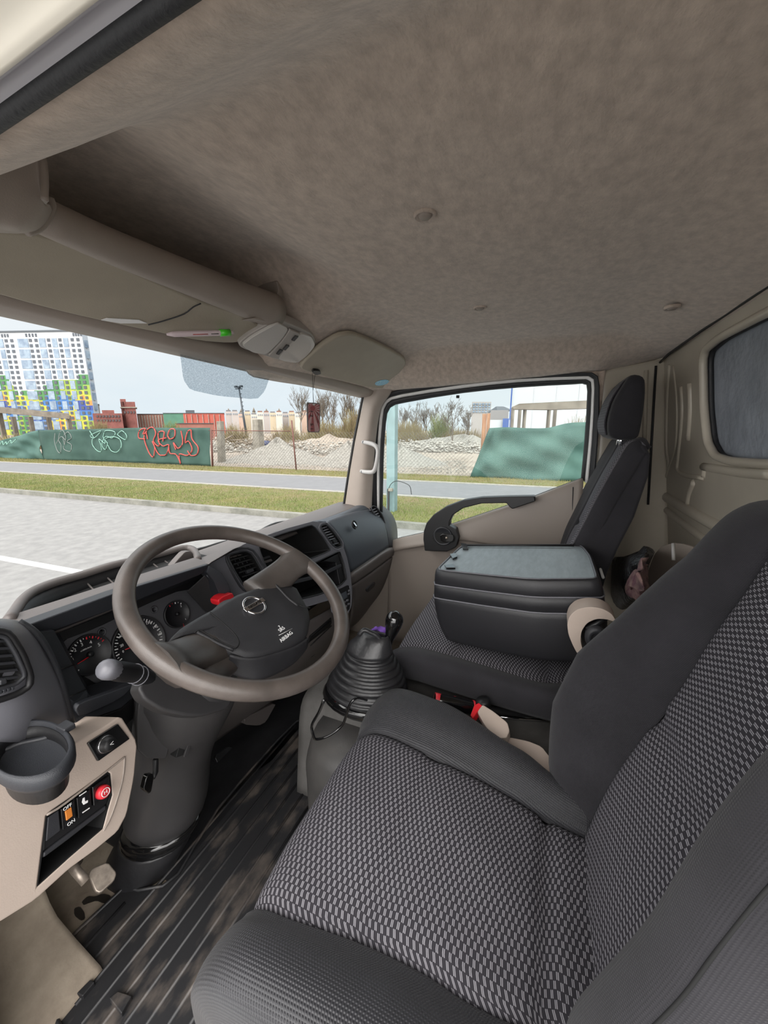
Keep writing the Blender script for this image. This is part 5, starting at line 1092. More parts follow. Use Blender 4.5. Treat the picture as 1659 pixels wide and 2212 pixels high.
c3 = PL(218, 1710, SP); n3 = pnorm(SP); bt = lathe('red_button', [(0, .008), (.0085, .008), (.0095, .005), (.010, 0)], c3+n3*.002, n3, M['redtape'], b3, 24)
tube('button_ring', circ(c3+n3*.011, SX, n3.cross(SX), .006, 20), .0006, M['white'], bt, 5, True); text('button_letter', 'H', c3+n3*.0104, SX, n3.cross(SX), .008, M['white'], bt)
# mirror knob plate
pprism('mirror_plate', [(186, 1605), (252, 1563), (278, 1596), (209, 1645)], SP, .012, M['gloss'], dash, .002, lift=.004)
ck = PL(222, 1607, SP); lathe('mirror_knob', [(0, .016), (.008, .016), (.010, .013), (.010, .006), (.013, .004), (.014, 0)], ck+n3*.004, n3, M['black'], dash, 28)
tube('knob_ring', circ(ck+n3*.008, SX, n3.cross(SX), .0118, 24), .0009, M['chrome'], dash, 6, True); ptext('knob_mark', '<', 222, 1606, SP, .011, M['white'], dash, xd=SX, lift=.0205)
# ------------------------------------------------------------------ steering column
col = thing('steering_column', 'grey plastic shrouded steering column running down to a rubber boot', 'steering column', (.42, .75, 0))
CD = [(1430, .69), (1510, .71), (1600, .74), (1700, .76), (1800, .765), (1920, .755)]
def ringp(l, r_, y, k=.8, n=24):
    py = (l[1]+r_[1])/2; dd = .69
    for (p0, v0), (p1, v1) in zip(CD, CD[1:]):
        if py >= p0: dd = v0+(v1-v0)*min(1, (py-p0)/(p1-p0))
    pl = vpl((math.cos(HEAD)*dd, math.sin(HEAD)*dd, 0)); a, b_ = PL(*l, pl), PL(*r_, pl); c = (a+b_)/2; h = (b_-a)/2; ax = Vector((.10, -.25, 1)).normalized(); e = ax.cross(h).normalized()*h.length*k
    return [c + h*math.cos(2*math.pi*i/n) + e*math.sin(2*math.pi*i/n) for i in range(n)]
loft('lower_shroud', [ringp((330, 1440), (500, 1440), .60, .7), ringp((304, 1482), (508, 1470), .62), ringp((302, 1500), (508, 1512), .635), ringp((296, 1560), (490, 1552), .66), ringp((298, 1600), (470, 1590), .68), ringp((296, 1650), (452, 1640), .70), ringp((284, 1720), (446, 1705), .725), ringp((276, 1755), (438, 1745), .74), ringp((290, 1780), (420, 1772), .75)], M['shroud'], col, (3, 1))
loft('column_sleeve', [ringp((288, 1770), (424, 1765), .75), ringp((272, 1778), (430, 1768), .757), ringp((268, 1786), (426, 1780), .76), ringp((272, 1792), (420, 1786), .762), ringp((268, 1797), (420, 1790), .763), ringp((272, 1806), (412, 1798), .768)], M['gloss'], col, (2, 1))
loft('rubber_boot', [ringp((266, 1800), (416, 1792), .768), ringp((254, 1815), (408, 1812), .775, .85), ringp((240, 1840), (394, 1838), .785, .9), ringp((234, 1868), (384, 1862), .79, .9), ringp((234, 1890), (378, 1878), .792, .9), ringp((248, 1912), (366, 1900), .79, .9)], M['rubber'], col, (4, 1))
pprism('shroud_collar', sm2([(306, 1470), (316, 1455), (500, 1450), (508, 1500), (496, 1530), (440, 1548), (400, 1547), (350, 1535), (312, 1512), (300, 1490)], 1, .15), plane((.5, .60, .62), (.05, -.80, .35)), .03, M['shroud'], col, .006)
pprism('left_shroud_cover', sm2([(300, 1512), (315, 1505), (400, 1545), (376, 1560), (372, 1590), (360, 1640), (318, 1640), (296, 1620), (295, 1560)], 1, .1), plane((.43, .655, .5), (-.35, -.9, .1)), .02, M['shroud'], col, .003)
pprism('ignition_opening', [(374, 1585), (400, 1575), (385, 1620), (362, 1628)], plane((.47, .66, .45), (-.1, -.95, .1)), .02, M['deep'], col, .001, lift=.028)
pprism('metal_bracket', [(392, 1577), (399, 1574), (382, 1625), (375, 1624)], plane((.47, .655, .45), (-.1, -.95, .1)), .004, M['shroud'], col, .0005, lift=.034)
tilt = thing('tilt_lever', 'small black tilt lever hanging at the left of the steering column', 'lever', P(330, 1680, 'y', .66))
tube('stem', [P(336, 1640, 'y', .66), P(336, 1668, 'y', .66), P(330, 1680, 'y', .655)], .005, M['black'], tilt, 8); pprism('tilt_grip', sm2([(318, 1675), (334, 1672), (328, 1710), (322, 1716), (310, 1706)], 1, .15), ('y', .65), .012, M['gloss'], tilt, .002)
# indicator stalk
st = thing('indicator_stalk', 'black indicator stalk with light grey tip left of the column', 'stalk', P(260, 1450, 'y', .58))
a, b_, c = P(345, 1478, 'y', .615), P(290, 1455, 'y', .60), P(232, 1446, 'y', .575); d_ = c-a
tube('stalk_arm', [a, a.lerp(b_, .6), b_, b_.lerp(c, .5), c.lerp(b_, .1)], [.013, .0135, .0145, .015, .0135], M['black'], st, 16, res=3)
tube('stalk_tip', [c.lerp(b_, .32), c.lerp(b_, .15), c, c+(c-b_)*.10, c+(c-b_)*.16], [.0125, .0145, .0150, .0125, .005], M['silver'], st, 16, res=3)
for t in (.0, .18): 
    p = b_.lerp(a, t); tube('stalk_ring', circ(p, (c-b_).normalized().orthogonal().normalized(), (c-b_).normalized().cross((c-b_).normalized().orthogonal().normalized()), .0150, 18), .001, M['silver'], st, 5, True)
ptext('lamp_symbol', 'D', 277, 1437, ('y', .583), .008, M['white'], st, lift=.0)
# ------------------------------------------------------------------ steering wheel
SWC = Vector((.5297, .510, .735)); TL = math.radians(30.2)
WA = Vector((1, 0, 0)); WB = Vector((0, math.cos(TL), math.sin(TL))); WN = WA.cross(WB)
def W(a, b_, n=0): return SWC + WA*a + WB*b_ + WN*n
sw = thing('steering_wheel', 'worn dark grey four spoke steering wheel with airbag hub and chrome emblem', 'steering wheel', SWC)
rim = [W(.199*math.cos(t), .199*math.sin(t)) for t in [2*math.pi*k/96 for k in range(96)]]
def rimr(k):
    t = 2*math.pi*k/96; return .0158 + (.0012*math.sin(t*96/2) if 1.1 < t < 2.0 else 0)
tube('rim', rim, [rimr(k) for k in range(96)], M['rim'], sw, 16, True)
SPL = (W(0, 0, -.030), WN.copy())
padpx = [(363, 1385), (372, 1372), (389, 1356), (420, 1337), (453, 1319), (482, 1301), (510, 1285), (545, 1273), (581, 1265), (610, 1263), (632, 1264), (644, 1270), (655, 1290), (669, 1316), (672, 1336), (668, 1362), (660, 1382), (632, 1397), (601, 1408), (561, 1419), (530, 1420), (514, 1415), (505, 1412), (470, 1392), (440, 1378), (420, 1371), (403, 1370), (385, 1375)]
pp3 = onpl(padpx, SPL); pc = sum(pp3, Vector())/len(pp3)
def padring(sc, n): return [pc+(p-pc)*sc+WN*n for p in pp3]
loft('hub_cover', [padring(.55, .0055), padring(.85, .0045), padring(.955, .002), padring(1.0, -.006), padring(1.0, -.016), padring(.96, -.05), padring(.8, -.065)], M['pad'], sw, (1, 1))
pc2 = PL(590, 1400, (W(0, 0, -.05), WN))
# lower skirt of the hub facing the driver
skirt = [[PL(x, y, (W(0, 0, n_), WN)) for x, y in r_] for r_, n_ in (([(497, 1414), (530, 1420), (561, 1419), (601, 1408), (640, 1394), (664, 1378)], -.032), ([(495, 1430), (530, 1440), (562, 1440), (604, 1428), (640, 1412), (662, 1396)], -.05), ([(500, 1452), (530, 1464), (560, 1467), (600, 1452), (632, 1432), (652, 1412)], -.075))]
grid('hub_skirt', skirt, M['pad'], sw, 4, .006)
def pseam(pts, r_=.0011, m_=M['deep']): return tube('pad_seam', [PL(x, y, SPL)+WN*.0052 for x, y in pts], r_, m_, sw, 6, res=3)
pseam([(418, 1371), (430, 1366), (446, 1375), (470, 1388), (500, 1402), (508, 1404), (514, 1392), (505, 1374), (480, 1350), (458, 1332), (452, 1326)])
pseam([(590, 1264), (600, 1272), (618, 1290), (636, 1306), (652, 1314), (668, 1317)])
for pts in ([(424, 1370), (440, 1378), (470, 1394), (503, 1408)], [(592, 1265), (606, 1280), (622, 1297), (642, 1312)]):
    tube('pad_highlight_ridge', [PL(x, y, SPL)+WN*.0045 for x, y in pts], .0030, M['pad'], sw, 8, res=4)
# spokes
def spoke(L_, w0, w1): return tube('spoke', L_, [w0, (w0+w1)/2, w1], M['rim'], sw, 12, res=3, flat=(.55, WN))
def spk(pts): return tube('spoke', [W(*p[:3]) for p in pts], [p[3] for p in pts], M['spoke'], sw, 14, res=4, flat=(.50, WN))
M['spoke'] = mat('dark_spoke_skin', (66, 61, 58), .4, bump=.12, bscale=700, noise=.15, nscale=20)
spk([(.07, .020, -.046, .040), (.125, .022, -.036, .038), (.165, .022, -.016, .035), (.190, .022, -.004, .042), (.199, .022, -.002, .046)])
spk([(-.07, -.022, -.050, .042), (-.125, -.024, -.038, .038), (-.165, -.026, -.018, .034), (-.190, -.028, -.004, .042), (-.199, -.028, -.002, .046)])
spk([(-.03, -.06, -.055, .034), (-.05, -.10, -.048, .03), (-.06, -.14, -.03, .024), (-.07, -.182, -.006, .024)][:0] or [(-.08, -.05, -.060, .034), (-.12, -.062, -.050, .030), (-.15, -.08, -.030, .024), (-.176, -.09, -.004, .024)])
# emblem
ec = PL(547, 1313, SPL)+WN*.0065; em = tube('emblem_ring', circ(ec, WA, WB, .0215, 40), .0027, M['chrome'], sw, 10, True)
prism('emblem_bar', [ec+WA*a+WB*b_+WN*.0005 for a, b_ in ((-.027, -.0052), (.027, -.0052), (.027, .0052), (-.027, .0052))], WN*.0028, M['chrome'], em, .0008)
text('emblem_word', 'NISSAN', ec+WN*.0038, WA, WB, .0088, M['gloss'], em, sx=1.15)
def stx(s, px, py, size): return text('airbag_word', s, PL(px, py, SPL)+WN*.0058, WA, WB, size, M['white'], sw)
stx('SRS', 606, 1364, .0105); stx('AIRBAG', 616, 1380, .0105); stx('y', 600, 1357, .008)
tube('word_underline', [PL(600, 1377, SPL)+WN*.0058, PL(629, 1362, SPL)+WN*.0058], .0004, M['white'], sw, 4)
lathe('hub_back', [(.045, 0), (.055, -.03), (.06, -.07)], W(0, 0, -.05), WN, M['shroud'], sw, 28)
# ------------------------------------------------------------------ seats
def spath(path, n):
    p = crs([Vector((0, y, z)) for y, z in path], n); N_ = []
    for i in range(len(p)):
        t = (p[min(i+1, len(p)-1)]-p[max(i-1, 0)]).normalized(); N_.append(Vector((0, -t.z, t.y)))   # left of travel
    return p, N_
def interp(tab, t):
    for (a, va), (b_, vb) in zip(tab, tab[1:]):
        if t <= b_: 
            k = (t-a)/(b_-a) if b_ > a else 0; k = max(0, min(1, k)); k = k*k*(3-2*k) if len(tab) < 9 else k; return va+(vb-va)*k
    return tab[-1][1]
def upholstery(parent, path, sgn, XO0, XS0, XS1, XO1, BH, sideL, sideR, crease=(), nm='cushion', res=5, ripple=.0015, mb=None, mi=None, BHL=None):
    """insert between seams XS0..XS1, bolsters out to XO0 / XO1; all are tables over t = 0..1 along the path"""
    mb = mb or M['bol']; mi = mi or M['seat']
    p, N_ = spath(path, res); n = len(p); ins, bl, br_ = [], [], []
    for i in range(n):
        t = i/(n-1); q = p[i]; nn = N_[i]*sgn; x0, s0, s1, x1, h = (interp(T, t) for T in (XO0, XS0, XS1, XO1, BH)); hl_ = interp(BHL or BH, t)
        cr_ = -sum(.011*math.exp(-((t-c)/.012)**2) for c in crease)
        row = []
        for k in range(25):
            u = k/24; x = s0+(s1-s0)*u; d = -.008*math.exp(-(min(u, 1-u)/.035)**2) + .006*math.sin(math.pi*u) + cr_ + ripple*math.sin(u*9+t*7)*math.sin(t*13+u*3)
            row.append(q+nn*d+Vector((x, 0, 0)))
        ins.append(row)
        def bol(xs, xo, side, h, full=0):
            w = xo-xs; prof = [(0, -.010), (.04, .004), (.13, .38*h), (.30, .78*h), (.50, .98*h), (.68, h), (.88, .93*h), (.97, .70*h), (1.0, .3*h), (1.0, -.5*side), (.97, -side)] if full else [(0, -.010), (.04, .002), (.15, .32*h), (.32, .74*h), (.52, .97*h), (.70, h), (.86, .80*h), (.96, .35*h), (1.0, -.15*side), (1.0, -.5*side), (.97, -side)]
            return [q+nn*d+Vector((xs+w*f, 0, 0)) for f, d in prof]
        bl.append(bol(s0, x0, sideL, hl_, BHL is not None)); br_.append(bol(s1, x1, sideR, h))
    g = loft(nm+'_insert', ins, mi, parent, (1, 1), False, False, True, solid=.006)
    loft(nm+'_bolster', bl, mb, parent, (1, 3), False, False, True, solid=.004)
    loft(nm+'_bolster', br_, mb, parent, (1, 3), False, False, True, solid=.004)
    return g, bl, br_
def C_(v): return [(0, v), (1, v)]
ds = thing('driver_seat', 'large black driver seat with checked cloth centre, nearest the camera', 'seat', (.5, .1, 0))
cpath = [(.325, .17), (.345, .24), (.352, .31), (.342, .365), (.31, .395), (.26, .404), (.19, .401), (.10, .390), (.02, .374), (-.05, .358), (-.13, .350)]
upholstery(ds, cpath, -1, [(0, .225), (.5, .21), (1, .20)], [(0, .315), (.45, .31), (.75, .34), (1, .37)], [(0, .655), (.4, .662), (.7, .648), (1, .635)], [(0, .77), (.35, .80), (.6, .79), (.8, .745), (1, .70)],
           [(0, .010), (.3, .016), (.5, .034), (.8, .036), (1, .03)], .20, .14, (.63, .9), 'cushion', mb=M['mesh'])
box('seat_base', (.50, .10, .13), (.50, .42, .24), M['black'], ds, .02)
bpath = [(-.105, .30), (-.118, .36), (-.145, .47), (-.180, .58), (-.212, .67), (-.235, .75), (-.258, .82), (-.275, .875), (-.288, .915), (-.315, .938), (-.35, .925)]
_, BL_, _ = upholstery(ds, bpath, -1, [(0, .225), (.2, .215), (.7, .22), (.9, .25), (1, .29)], [(0, .33), (.3, .325), (.8, .35), (1, .38)], [(0, .64), (.2, .655), (.8, .65), (1, .62)], [(0, .74), (.2, .785), (.5, .78), (.7, .772), (.88, .755), (1, .70)],
           [(0, .02), (.12, .07), (.22, .105), (.32, .110), (.42, .088), (.52, .064), (.62, .044), (.72, .033), (.84, .02), (.95, .0), (1, 0)], .10, .10, (.33,), 'backrest', mb=M['bol'], BHL=[(0, .02), (.12, .07), (.28, .118), (.55, .124), (.74, .115), (.86, .06), (.95, .01), (1, 0)])
prism('backrest_shell', [(.23, -.16, .25), (.75, -.16, .25), (.75, -.28, .70), (.72, -.335, .88), (.26, -.335, .90), (.22, -.28, .70)], (0, -.05, -.01), M['black'], ds, .02)
tube('piping', [r_[6]+(r_[6]-r_[4]).cross(Vector((0, .3, 1))).normalized()*0 + Vector((-.001, .001, 0)) for r_ in BL_[8:44:3]], .0014, M['deep'], ds, 6, res=4)
# ---- passenger bench: cushion, folded middle back, outer back with head restraint
ps = thing('passenger_bench_seat', 'double passenger bench with checked cushion and upright outer backrest', 'seat', (1.2, .1, 0))
ppath = [(.36, .16), (.385, .24), (.395, .31), (.385, .37), (.35, .400), (.29, .412), (.20, .410), (.10, .402), (.0, .392), (-.08, .385), (-.14, .38)]
upholstery(ps, ppath, -1, [(0, .925), (.4, .915), (.6, .905), (1, .93)], [(0, 1.01), (.45, .995), (.6, .99), (.8, .99), (1, 1.05)], C_(1.60), C_(1.70), [(0, .01), (.4, .02), (.7, .022), (1, .02)], .05, .20, (.60, .86), 'cushion')
box('bench_base', (1.33, .10, .11), (.56, .42, .2), M['black'], ps, .02)
obp = [(-.06, .45), (-.078, .56), (-.098, .66), (-.125, .74), (-.165, .86), (-.205, .965), (-.222, 1.005), (-.245, 1.015), (-.265, 1.0)]
upholstery(ps, obp, -1, [(0, 1.29), (.7, 1.28), (1, 1.31)], [(0, 1.335), (1, 1.335)], [(0, 1.54), (1, 1.52)], [(0, 1.70), (.7, 1.70), (1, 1.64)], [(0, .012), (.4, .016), (.8, .012), (1, 0)], .035, .08, (.35,), 'backrest')
loft('side_piping', [[Vector((1.302+a, y+b_, z)) for a, b_ in ((-.012, .004), (.012, .006), (.03, .004), (.03, -.004), (-.012, -.002))] for y, z in [(p.y+.016, p.z+.004) for p in crs([Vector((0, y, z)) for y, z in obp], 3)]], M['seat'], ps, (1, 1), True, True, True)
prism('backrest_side', [(1.283, y, z) for y, z in ((-.065, .45), (-.085, .56), (-.105, .66), (-.13, .74), (-.168, .86), (-.208, .965), (-.226, 1.005), (-.245, 1.010), (-.262, .98), (-.265, .92), (-.245, .80), (-.215, .70), (-.195, .62), (-.18, .5), (-.17, .43))], (.41, 0, 0), M['bol'], ps, .02, 4)
hr_ = [(-.235, 1.200), (-.205, 1.206), (-.188, 1.180), (-.168, 1.13), (-.160, 1.07), (-.168, 1.03), (-.195, 1.018), (-.238, 1.022), (-.246, 1.05), (-.247, 1.12), (-.244, 1.17)]
def hring(x, s): 
    cy, cz = -.208, 1.11; return [Vector((x, cy+(y-cy)*s, cz+(z-cz)*s)) for y, z in hr_]
loft('head_restraint', [hring(1.365, .72), hring(1.372, .9), hring(1.39, 1.0), hring(1.50, 1.02), hring(1.61, 1.0), hring(1.63, .9), hring(1.637, .7)], M['bol'], ps, (2, 3))
loft('head_restraint_insert', [[Vector((x, y+.0035, z)) for y, z in ((-.214, 1.204), (-.196, 1.192), (-.182, 1.17), (-.165, 1.13), (-.157, 1.07), (-.165, 1.032))] for x in (1.40, 1.45, 1.55, 1.60)], M['seat'], ps, (2, 3), False, False, True, solid=.004)
for dx in (.0, .05): tube('head_restraint_post', [Vector((1.41+dx, -.205, 1.0)), Vector((1.41+dx, -.205, 1.03))], .006, M['chrome'], ps, 10)
# folded middle back used as a tray
TP = plane((1.0, -.13, .700), (0, .13, 1)); tn = TP[1]
fp = onpl(sm2([(1299, 1248), (1290, 1252), (1153, 1253), (1046, 1243), (942, 1232), (940, 1226), (985, 1184), (996, 1177), (1060, 1176), (1150, 1175), (1252, 1175), (1266, 1180), (1282, 1200)], 1, .12), TP)
fc_ = sum(fp, Vector())/len(fp)
def fr(d, s, pts=fp): return [fc_+(p-fc_)*s - tn*d for p in pts]
fb = thing('folded_middle_backrest', 'black middle backrest folded forward with a tray top tinted like reflected sky, on the passenger bench', 'folding seat back', fc_)
loft('tray_frame', [fr(.006, .93), fr(.0015, .94), fr(.0, .95), fr(.0, .965), fr(.006, .995), fr(.018, 1.01), fr(.040, 1.025), fr(.044, 1.01)], M['vinyl'], fb, (1, 1), False)
prism('tray_top', fr(.002, .945), -tn*.003, M['lid'], fb, 0)
loft('middle_shell', [fr(.043, 1.0), fr(.046, 1.03), (fr(.060, 1.035)), fr(.082, 1.05), fr(.084, 1.03)], M['vinyl'], fb, (1, 1), False)
loft('upholstered_back', [fr(.082, 1.0), fr(.086, 1.045), fr(.12, 1.05), fr(.165, 1.03), fr(.20, .99), fr(.225, .93), fr(.235, .8)], M['vinyl'], fb, (2, 1))
for d, s in ((.0435, 1.028), (.0835, 1.052)): tube('shell_groove', fr(d, s), .0022, M['silver'], fb, 6, True)
tube('tray_edge', fr(.001, .955), .0025, M['silver'], fb, 6, True)
for a, b_ in (((1003, 1180), (1240, 1181)),): tube('tray_strap', [PL(*a, TP)+tn*.004, PL(*b_, TP)+tn*.004], .004, M['black'], fb, 6)
for px in ([(996, 1176), (1008, 1178), (1012, 1188), (1000, 1188)], [(972, 1200), (986, 1198), (988, 1206), (978, 1210)], [(960, 1224), (980, 1222), (984, 1230), (964, 1230)]): pprism('tray_catch', px, TP, .006, M['gloss'], fb, .001, lift=.006)
tube('lock_bar', [P(1288, 1201, 'y', -.175), P(1303, 1248, 'y', -.175)], .004, M['whitepaint'], fb, 6)
# hinge side cover
HC = plane((.91, -.14, .56), (1, 0, .04))
hc = thing('hinge_cover', 'curved beige hinge cover at the rear of the folded middle backrest', 'hinge', PL(1280, 1350, HC))
ho = [(1252, 1420), (1240, 1400), (1228, 1372), (1225, 1348), (1231, 1330), (1247, 1316), (1272, 1311), (1300, 1314), (1322, 1326), (1334, 1346), (1312, 1338), (1288, 1337), (1268, 1346), (1256, 1364), (1254, 1386), (1262, 1412)]
pprism('cover_arm', ho, HC, .05, M['lightbeige'], hc, .009, sm=2, seg=4)
loft('recliner_disc', [[PL(1286+r_*1.25*math.cos(t), 1374-r_*1.25*math.sin(t), HC)+Vector((dx-.006, 0, 0)) for t in [2*math.pi*k/24 for k in range(24)]] for r_, dx in ((18, .03), (19, -.0), (15, -.006), (9, -.008), (8, -.004), (1, -.004))], M['char'], hc, (1, 1))
tube('recliner_link', [PL(1268, 1360, HC), PL(1320, 1338, HC)+Vector((.02, 0, 0))], .006, M['black'], hc, 8)
# ------------------------------------------------------------------ tunnel between the seats
tu = grid('engine_tunnel', [[(x, y, z) for x, z in ((.76, .0), (.775, .12), (.80, .265), (.86, .295), (.98, .295), (1.04, .27), (1.06, .1), (1.07, 0))] for y in (-.42, -.1, .2, .42, .52, .60)], M['tunnel'], None, 4, .006)
tag(tu, 'grey lined engine tunnel running between driver seat and bench', 'engine tunnel')
tf = loft('gear_console', [[(x, y, z) for x, y in ((.66, .40), (.70, .31), (.80, .28), (.90, .30), (.94, .42), (.88, .52), (.76, .54), (.68, .50))] for z in (.0, .14, .2)] + [[(.80+(x-.80)*.86, .42+(y-.42)*.86, .262) for x, y in ((.66, .40), (.70, .31), (.80, .28), (.90, .30), (.94, .42), (.88, .52), (.76, .54), (.68, .50))]], M['console'], None, (2, 3))
tag(tf, 'grey plastic gear console below the rubber gaiter', 'console')
# gear lever
GL = thing('gear_lever', 'gear lever with black pear shaped knob in a ribbed rubber gaiter', 'gear lever', (.83, .42, .26))
def gr(l, r_, y, k=.8, n=28): 
    a, b_ = PL(*l, vpl((.80, .42, .3))), PL(*r_, vpl((.80, .42, .3))); c = (a+b_)/2; h = (b_-a).length/2; return [c+Vector((math.cos(2*math.pi*i/n)*h*k, math.sin(2*math.pi*i/n)*h, 0)) for i in range(n)]
lv = [((700, 1492), (884, 1482)), ((704, 1480), (882, 1470)), ((712, 1462), (878, 1450)), ((722, 1446), (872, 1434)), ((734, 1430), (862, 1420)), ((744, 1414), (852, 1407)), ((752, 1404), (842, 1398))]
rings = [gr((698, 1500), (886, 1492), .40)]
for k in range(17):
    t = k/16*(len(lv)-1.001); i = int(t); f = t-i; (l0, r0), (l1, r1_) = lv[i], lv[i+1]; s = 0 if k % 2 else 9
    L_ = (l0[0]+(l1[0]-l0[0])*f+s, l0[1]+(l1[1]-l0[1])*f); R_ = (r0[0]+(r1_[0]-r0[0])*f-s, r0[1]+(r1_[1]-r0[1])*f); rings.append(gr(L_, R_, .40))
loft('ribbed_gaiter', rings, M['rubber'], GL, (2, 1))
M['leather'] = mat('crumpled_black_leatherette', (40, 40, 42), .35, bump=.6, bscale=60, noise=.2, nscale=30)
loft('leather_bag', [gr((746, 1408), (850, 1400), .40), gr((752, 1396), (848, 1390), .40, .7), gr((768, 1380), (846, 1382), .40, .7), gr((778, 1366), (842, 1378), .41, .6), gr((782, 1364), (838, 1374), .41, .4), gr((800, 1370), (838, 1376), .41, .3), gr((812, 1378), (838, 1382), .41, .3)], M['leather'], GL, (2, 1))
tube('bag_fold', [PL(*p, vpl((.78, .42, .3))) for p in ((775, 1372), (786, 1361), (800, 1366), (815, 1374), (825, 1388), (832, 1396))], .006, M['leather'], GL, 8, res=3)
loft('gaiter_base', [gr((696, 1516), (888, 1502), .40, .7), gr((692, 1506), (888, 1494), .40, .75), gr((700, 1492), (884, 1484), .40, .78)], M['gloss'], GL, (2, 1))
tube('lever_stem', [*[PL(x, y, vpl((.80, .42, .3))) for x, y in ((832, 1408), (836, 1392), (842, 1370))]], .007, M['metal'], GL, 10)
kn = [((836, 1398), .0095), ((839, 1385), .0105), ((844, 1370), .013), ((849, 1352), .0185), ((852, 1340), .0205), ((853, 1330), .0175), ((854, 1323), .009), ((854, 1321), .002)]
tube('knob', [PL(*p, vpl((.80, .42, .3))) for p, r_ in kn], [r_*1.12 for p, r_ in kn], M['gloss'], GL, 20, res=3)
# purple cloth
pur = grid('purple_cloth', [[PL(*p, vpl((.80+v, .42, .3))) for p, v in r_] for r_ in ([((800, 1362), .03), ((812, 1355), .02), ((822, 1354), .035), ((834, 1356), .02)], [((803, 1372), .01), ((815, 1364), .03), ((824, 1368), .01), ((835, 1366), .02)], [((806, 1380), .02), ((820, 1378), .0), ((828, 1381), .02), ((835, 1380), .01)])], M['purple'], None, 4, .006)
tag(pur, 'small bright purple cloth tucked behind the gear lever gaiter', 'cloth')
# black cable
cb = tube('black_cable', [P(x, y, 'y', v) for x, y, v in ((700, 1512, .30), (688, 1540, .38), (674, 1566, .42), (676, 1585, .42), (684, 1597, .42), (712, 1588, .40), (738, 1568, .38), (748, 1545, .36), (756, 1522, .34), (770, 1508, .33), (792, 1512, .33))], .003, M['gloss'], None, 8, res=5)
tag(cb, 'thin black cable looping down beside the gear console', 'cable')
# hand brake: grip wrapped in black and red tape
HB = thing('hand_brake', 'hand brake lever wrapped in shiny black and red tape', 'hand brake', P(1100, 1535, 'z', .30))
hb = [P(938, 1511, 'z', .375), P(985, 1521, 'z', .365), P(1035, 1532, 'z', .352), P(1075, 1536, 'z', .34), P(1185, 1545, 'z', .31)]
tube('taped_grip', [hb[0], hb[0].lerp(hb[1], .1), hb[1], hb[2]], [.012, .0165, .0175, .0165], M['gloss'], HB, 16, res=3)
for a, b_, r_ in ((-.01, .16, .0172), (.42, .46, .0182), (.84, .90, .0182)):
    tube('red_tape_band', [hb[0].lerp(hb[2], max(0, a)+.005), hb[0].lerp(hb[2], b_)], r_, M['redtape'], HB, 16)
tube('lever', [hb[2], hb[3], hb[4]], [.011, .012, .012], M['black'], HB, 8, flat=(.6, (0, 0, 1)))
tube('rod', [P(1040, 1545, 'z', .315), P(1185, 1558, 'z', .30)], .0045, M['chrome'], HB, 8); lathe('button', [(0, .0), (.016, 0), (.018, -.006), (.018, -.016), (0, -.018)], P(1042, 1511, 'z', .39), (0, .3, 1), M['black'], HB, 18)
tube('mount_rail', [P(1090, 1575, 'z', .275), P(1185, 1566, 'z', .275)], .0035, M['chrome'], HB, 8); box('mount', P(1140, 1585, 'z', .26)-Vector((0, 0, .03)), (.10, .16, .07), M['black'], HB, .01)
# seat belt buckle
SB = thing('seat_belt_buckle', 'beige seat belt buckle with red button beside the driver seat', 'seat belt buckle', P(1060, 1560, 'z', .36))
BP = plane(P(1050, 1560, 'z', .385), (-.35, .1, .93))
pprism('buckle_body', sm2([(1030, 1536), (1042, 1521), (1066, 1536), (1096, 1560), (1101, 1578), (1094, 1594), (1072, 1594), (1048, 1568)], 1, .12), BP, .026, M['lightbeige'], SB, .005, seg=3)
pprism('red_button', [(1016, 1545), (1024, 1524), (1034, 1518), (1042, 1524), (1030, 1540), (1022, 1552)], BP, .024, M['red'], SB, .002, lift=.001)
pprism('beige_stalk', sm2([(1080, 1594), (1100, 1592), (1140, 1600), (1170, 1612), (1192, 1640), (1215, 1700), (1180, 1680), (1150, 1640), (1110, 1612)], 1, .15), plane(P(1120, 1605, 'z', .345), (-.3, 0, .95)), .012, M['lightbeige'], SB, .003)
# ------------------------------------------------------------------ floor mat and pedals
Z0 = .006
fmpx = [(270, 1918), (300, 1925), (352, 1916), (385, 1890), (420, 1830), (470, 1750), (520, 1690), (600, 1600), (640, 1560), (690, 1540), (720, 1600), (700, 1700), (650, 1850), (560, 2050), (540, 2260), (150, 2260), (120, 2200), (60, 2165), (50, 2150), (60, 2130), (105, 2090), (128, 2095), (118, 2060), (150, 2030)]
fm_ = thing('floor_mat', 'ribbed dusty black rubber floor mat in the driver footwell', 'floor mat', P(400, 2000, 'z', 0))
pprism('mat_body', fmpx, ('z', Z0), .008, M['mat'], fm_, .002)
XD = Vector((1, 0, 0))
def insidex(y, x):     # point in mat outline
    poly = matpoly; c = False; j = len(poly)-1
    for i in range(len(poly)):
        a, b_ = poly[i], poly[j]
        if (a.y > y) != (b_.y > y) and x < (b_.x-a.x)*(y-a.y)/(b_.y-a.y)+a.x: c = not c
        j = i
    return c
matpoly = onpl(fmpx, ('z', Z0))
for y in [.40+.036*i for i in range(14)]:
    xs_ = [x for x in [.10+.01*i for i in range(110)] if insidex(y, x)]
    if len(xs_) > 6: tube('mat_rib', [Vector((xs_[0]+.02, y, Z0-.0015)), Vector((xs_[-1]-.02, y, Z0-.0015))], .0042, M['mat'], fm_, 6); 
for px in ([(165, 2145), (195, 2115), (205, 2120), (178, 2152)], [(235, 2155), (255, 2140), (285, 2150), (262, 2190)]): pprism('mat_boss', px, ('z', Z0+.01), .012, M['mat'], fm_, .002)
tube('mat_edge', [p+Vector((0, 0, .003)) for p in matpoly], .004, M['mat'], fm_, 6, True)
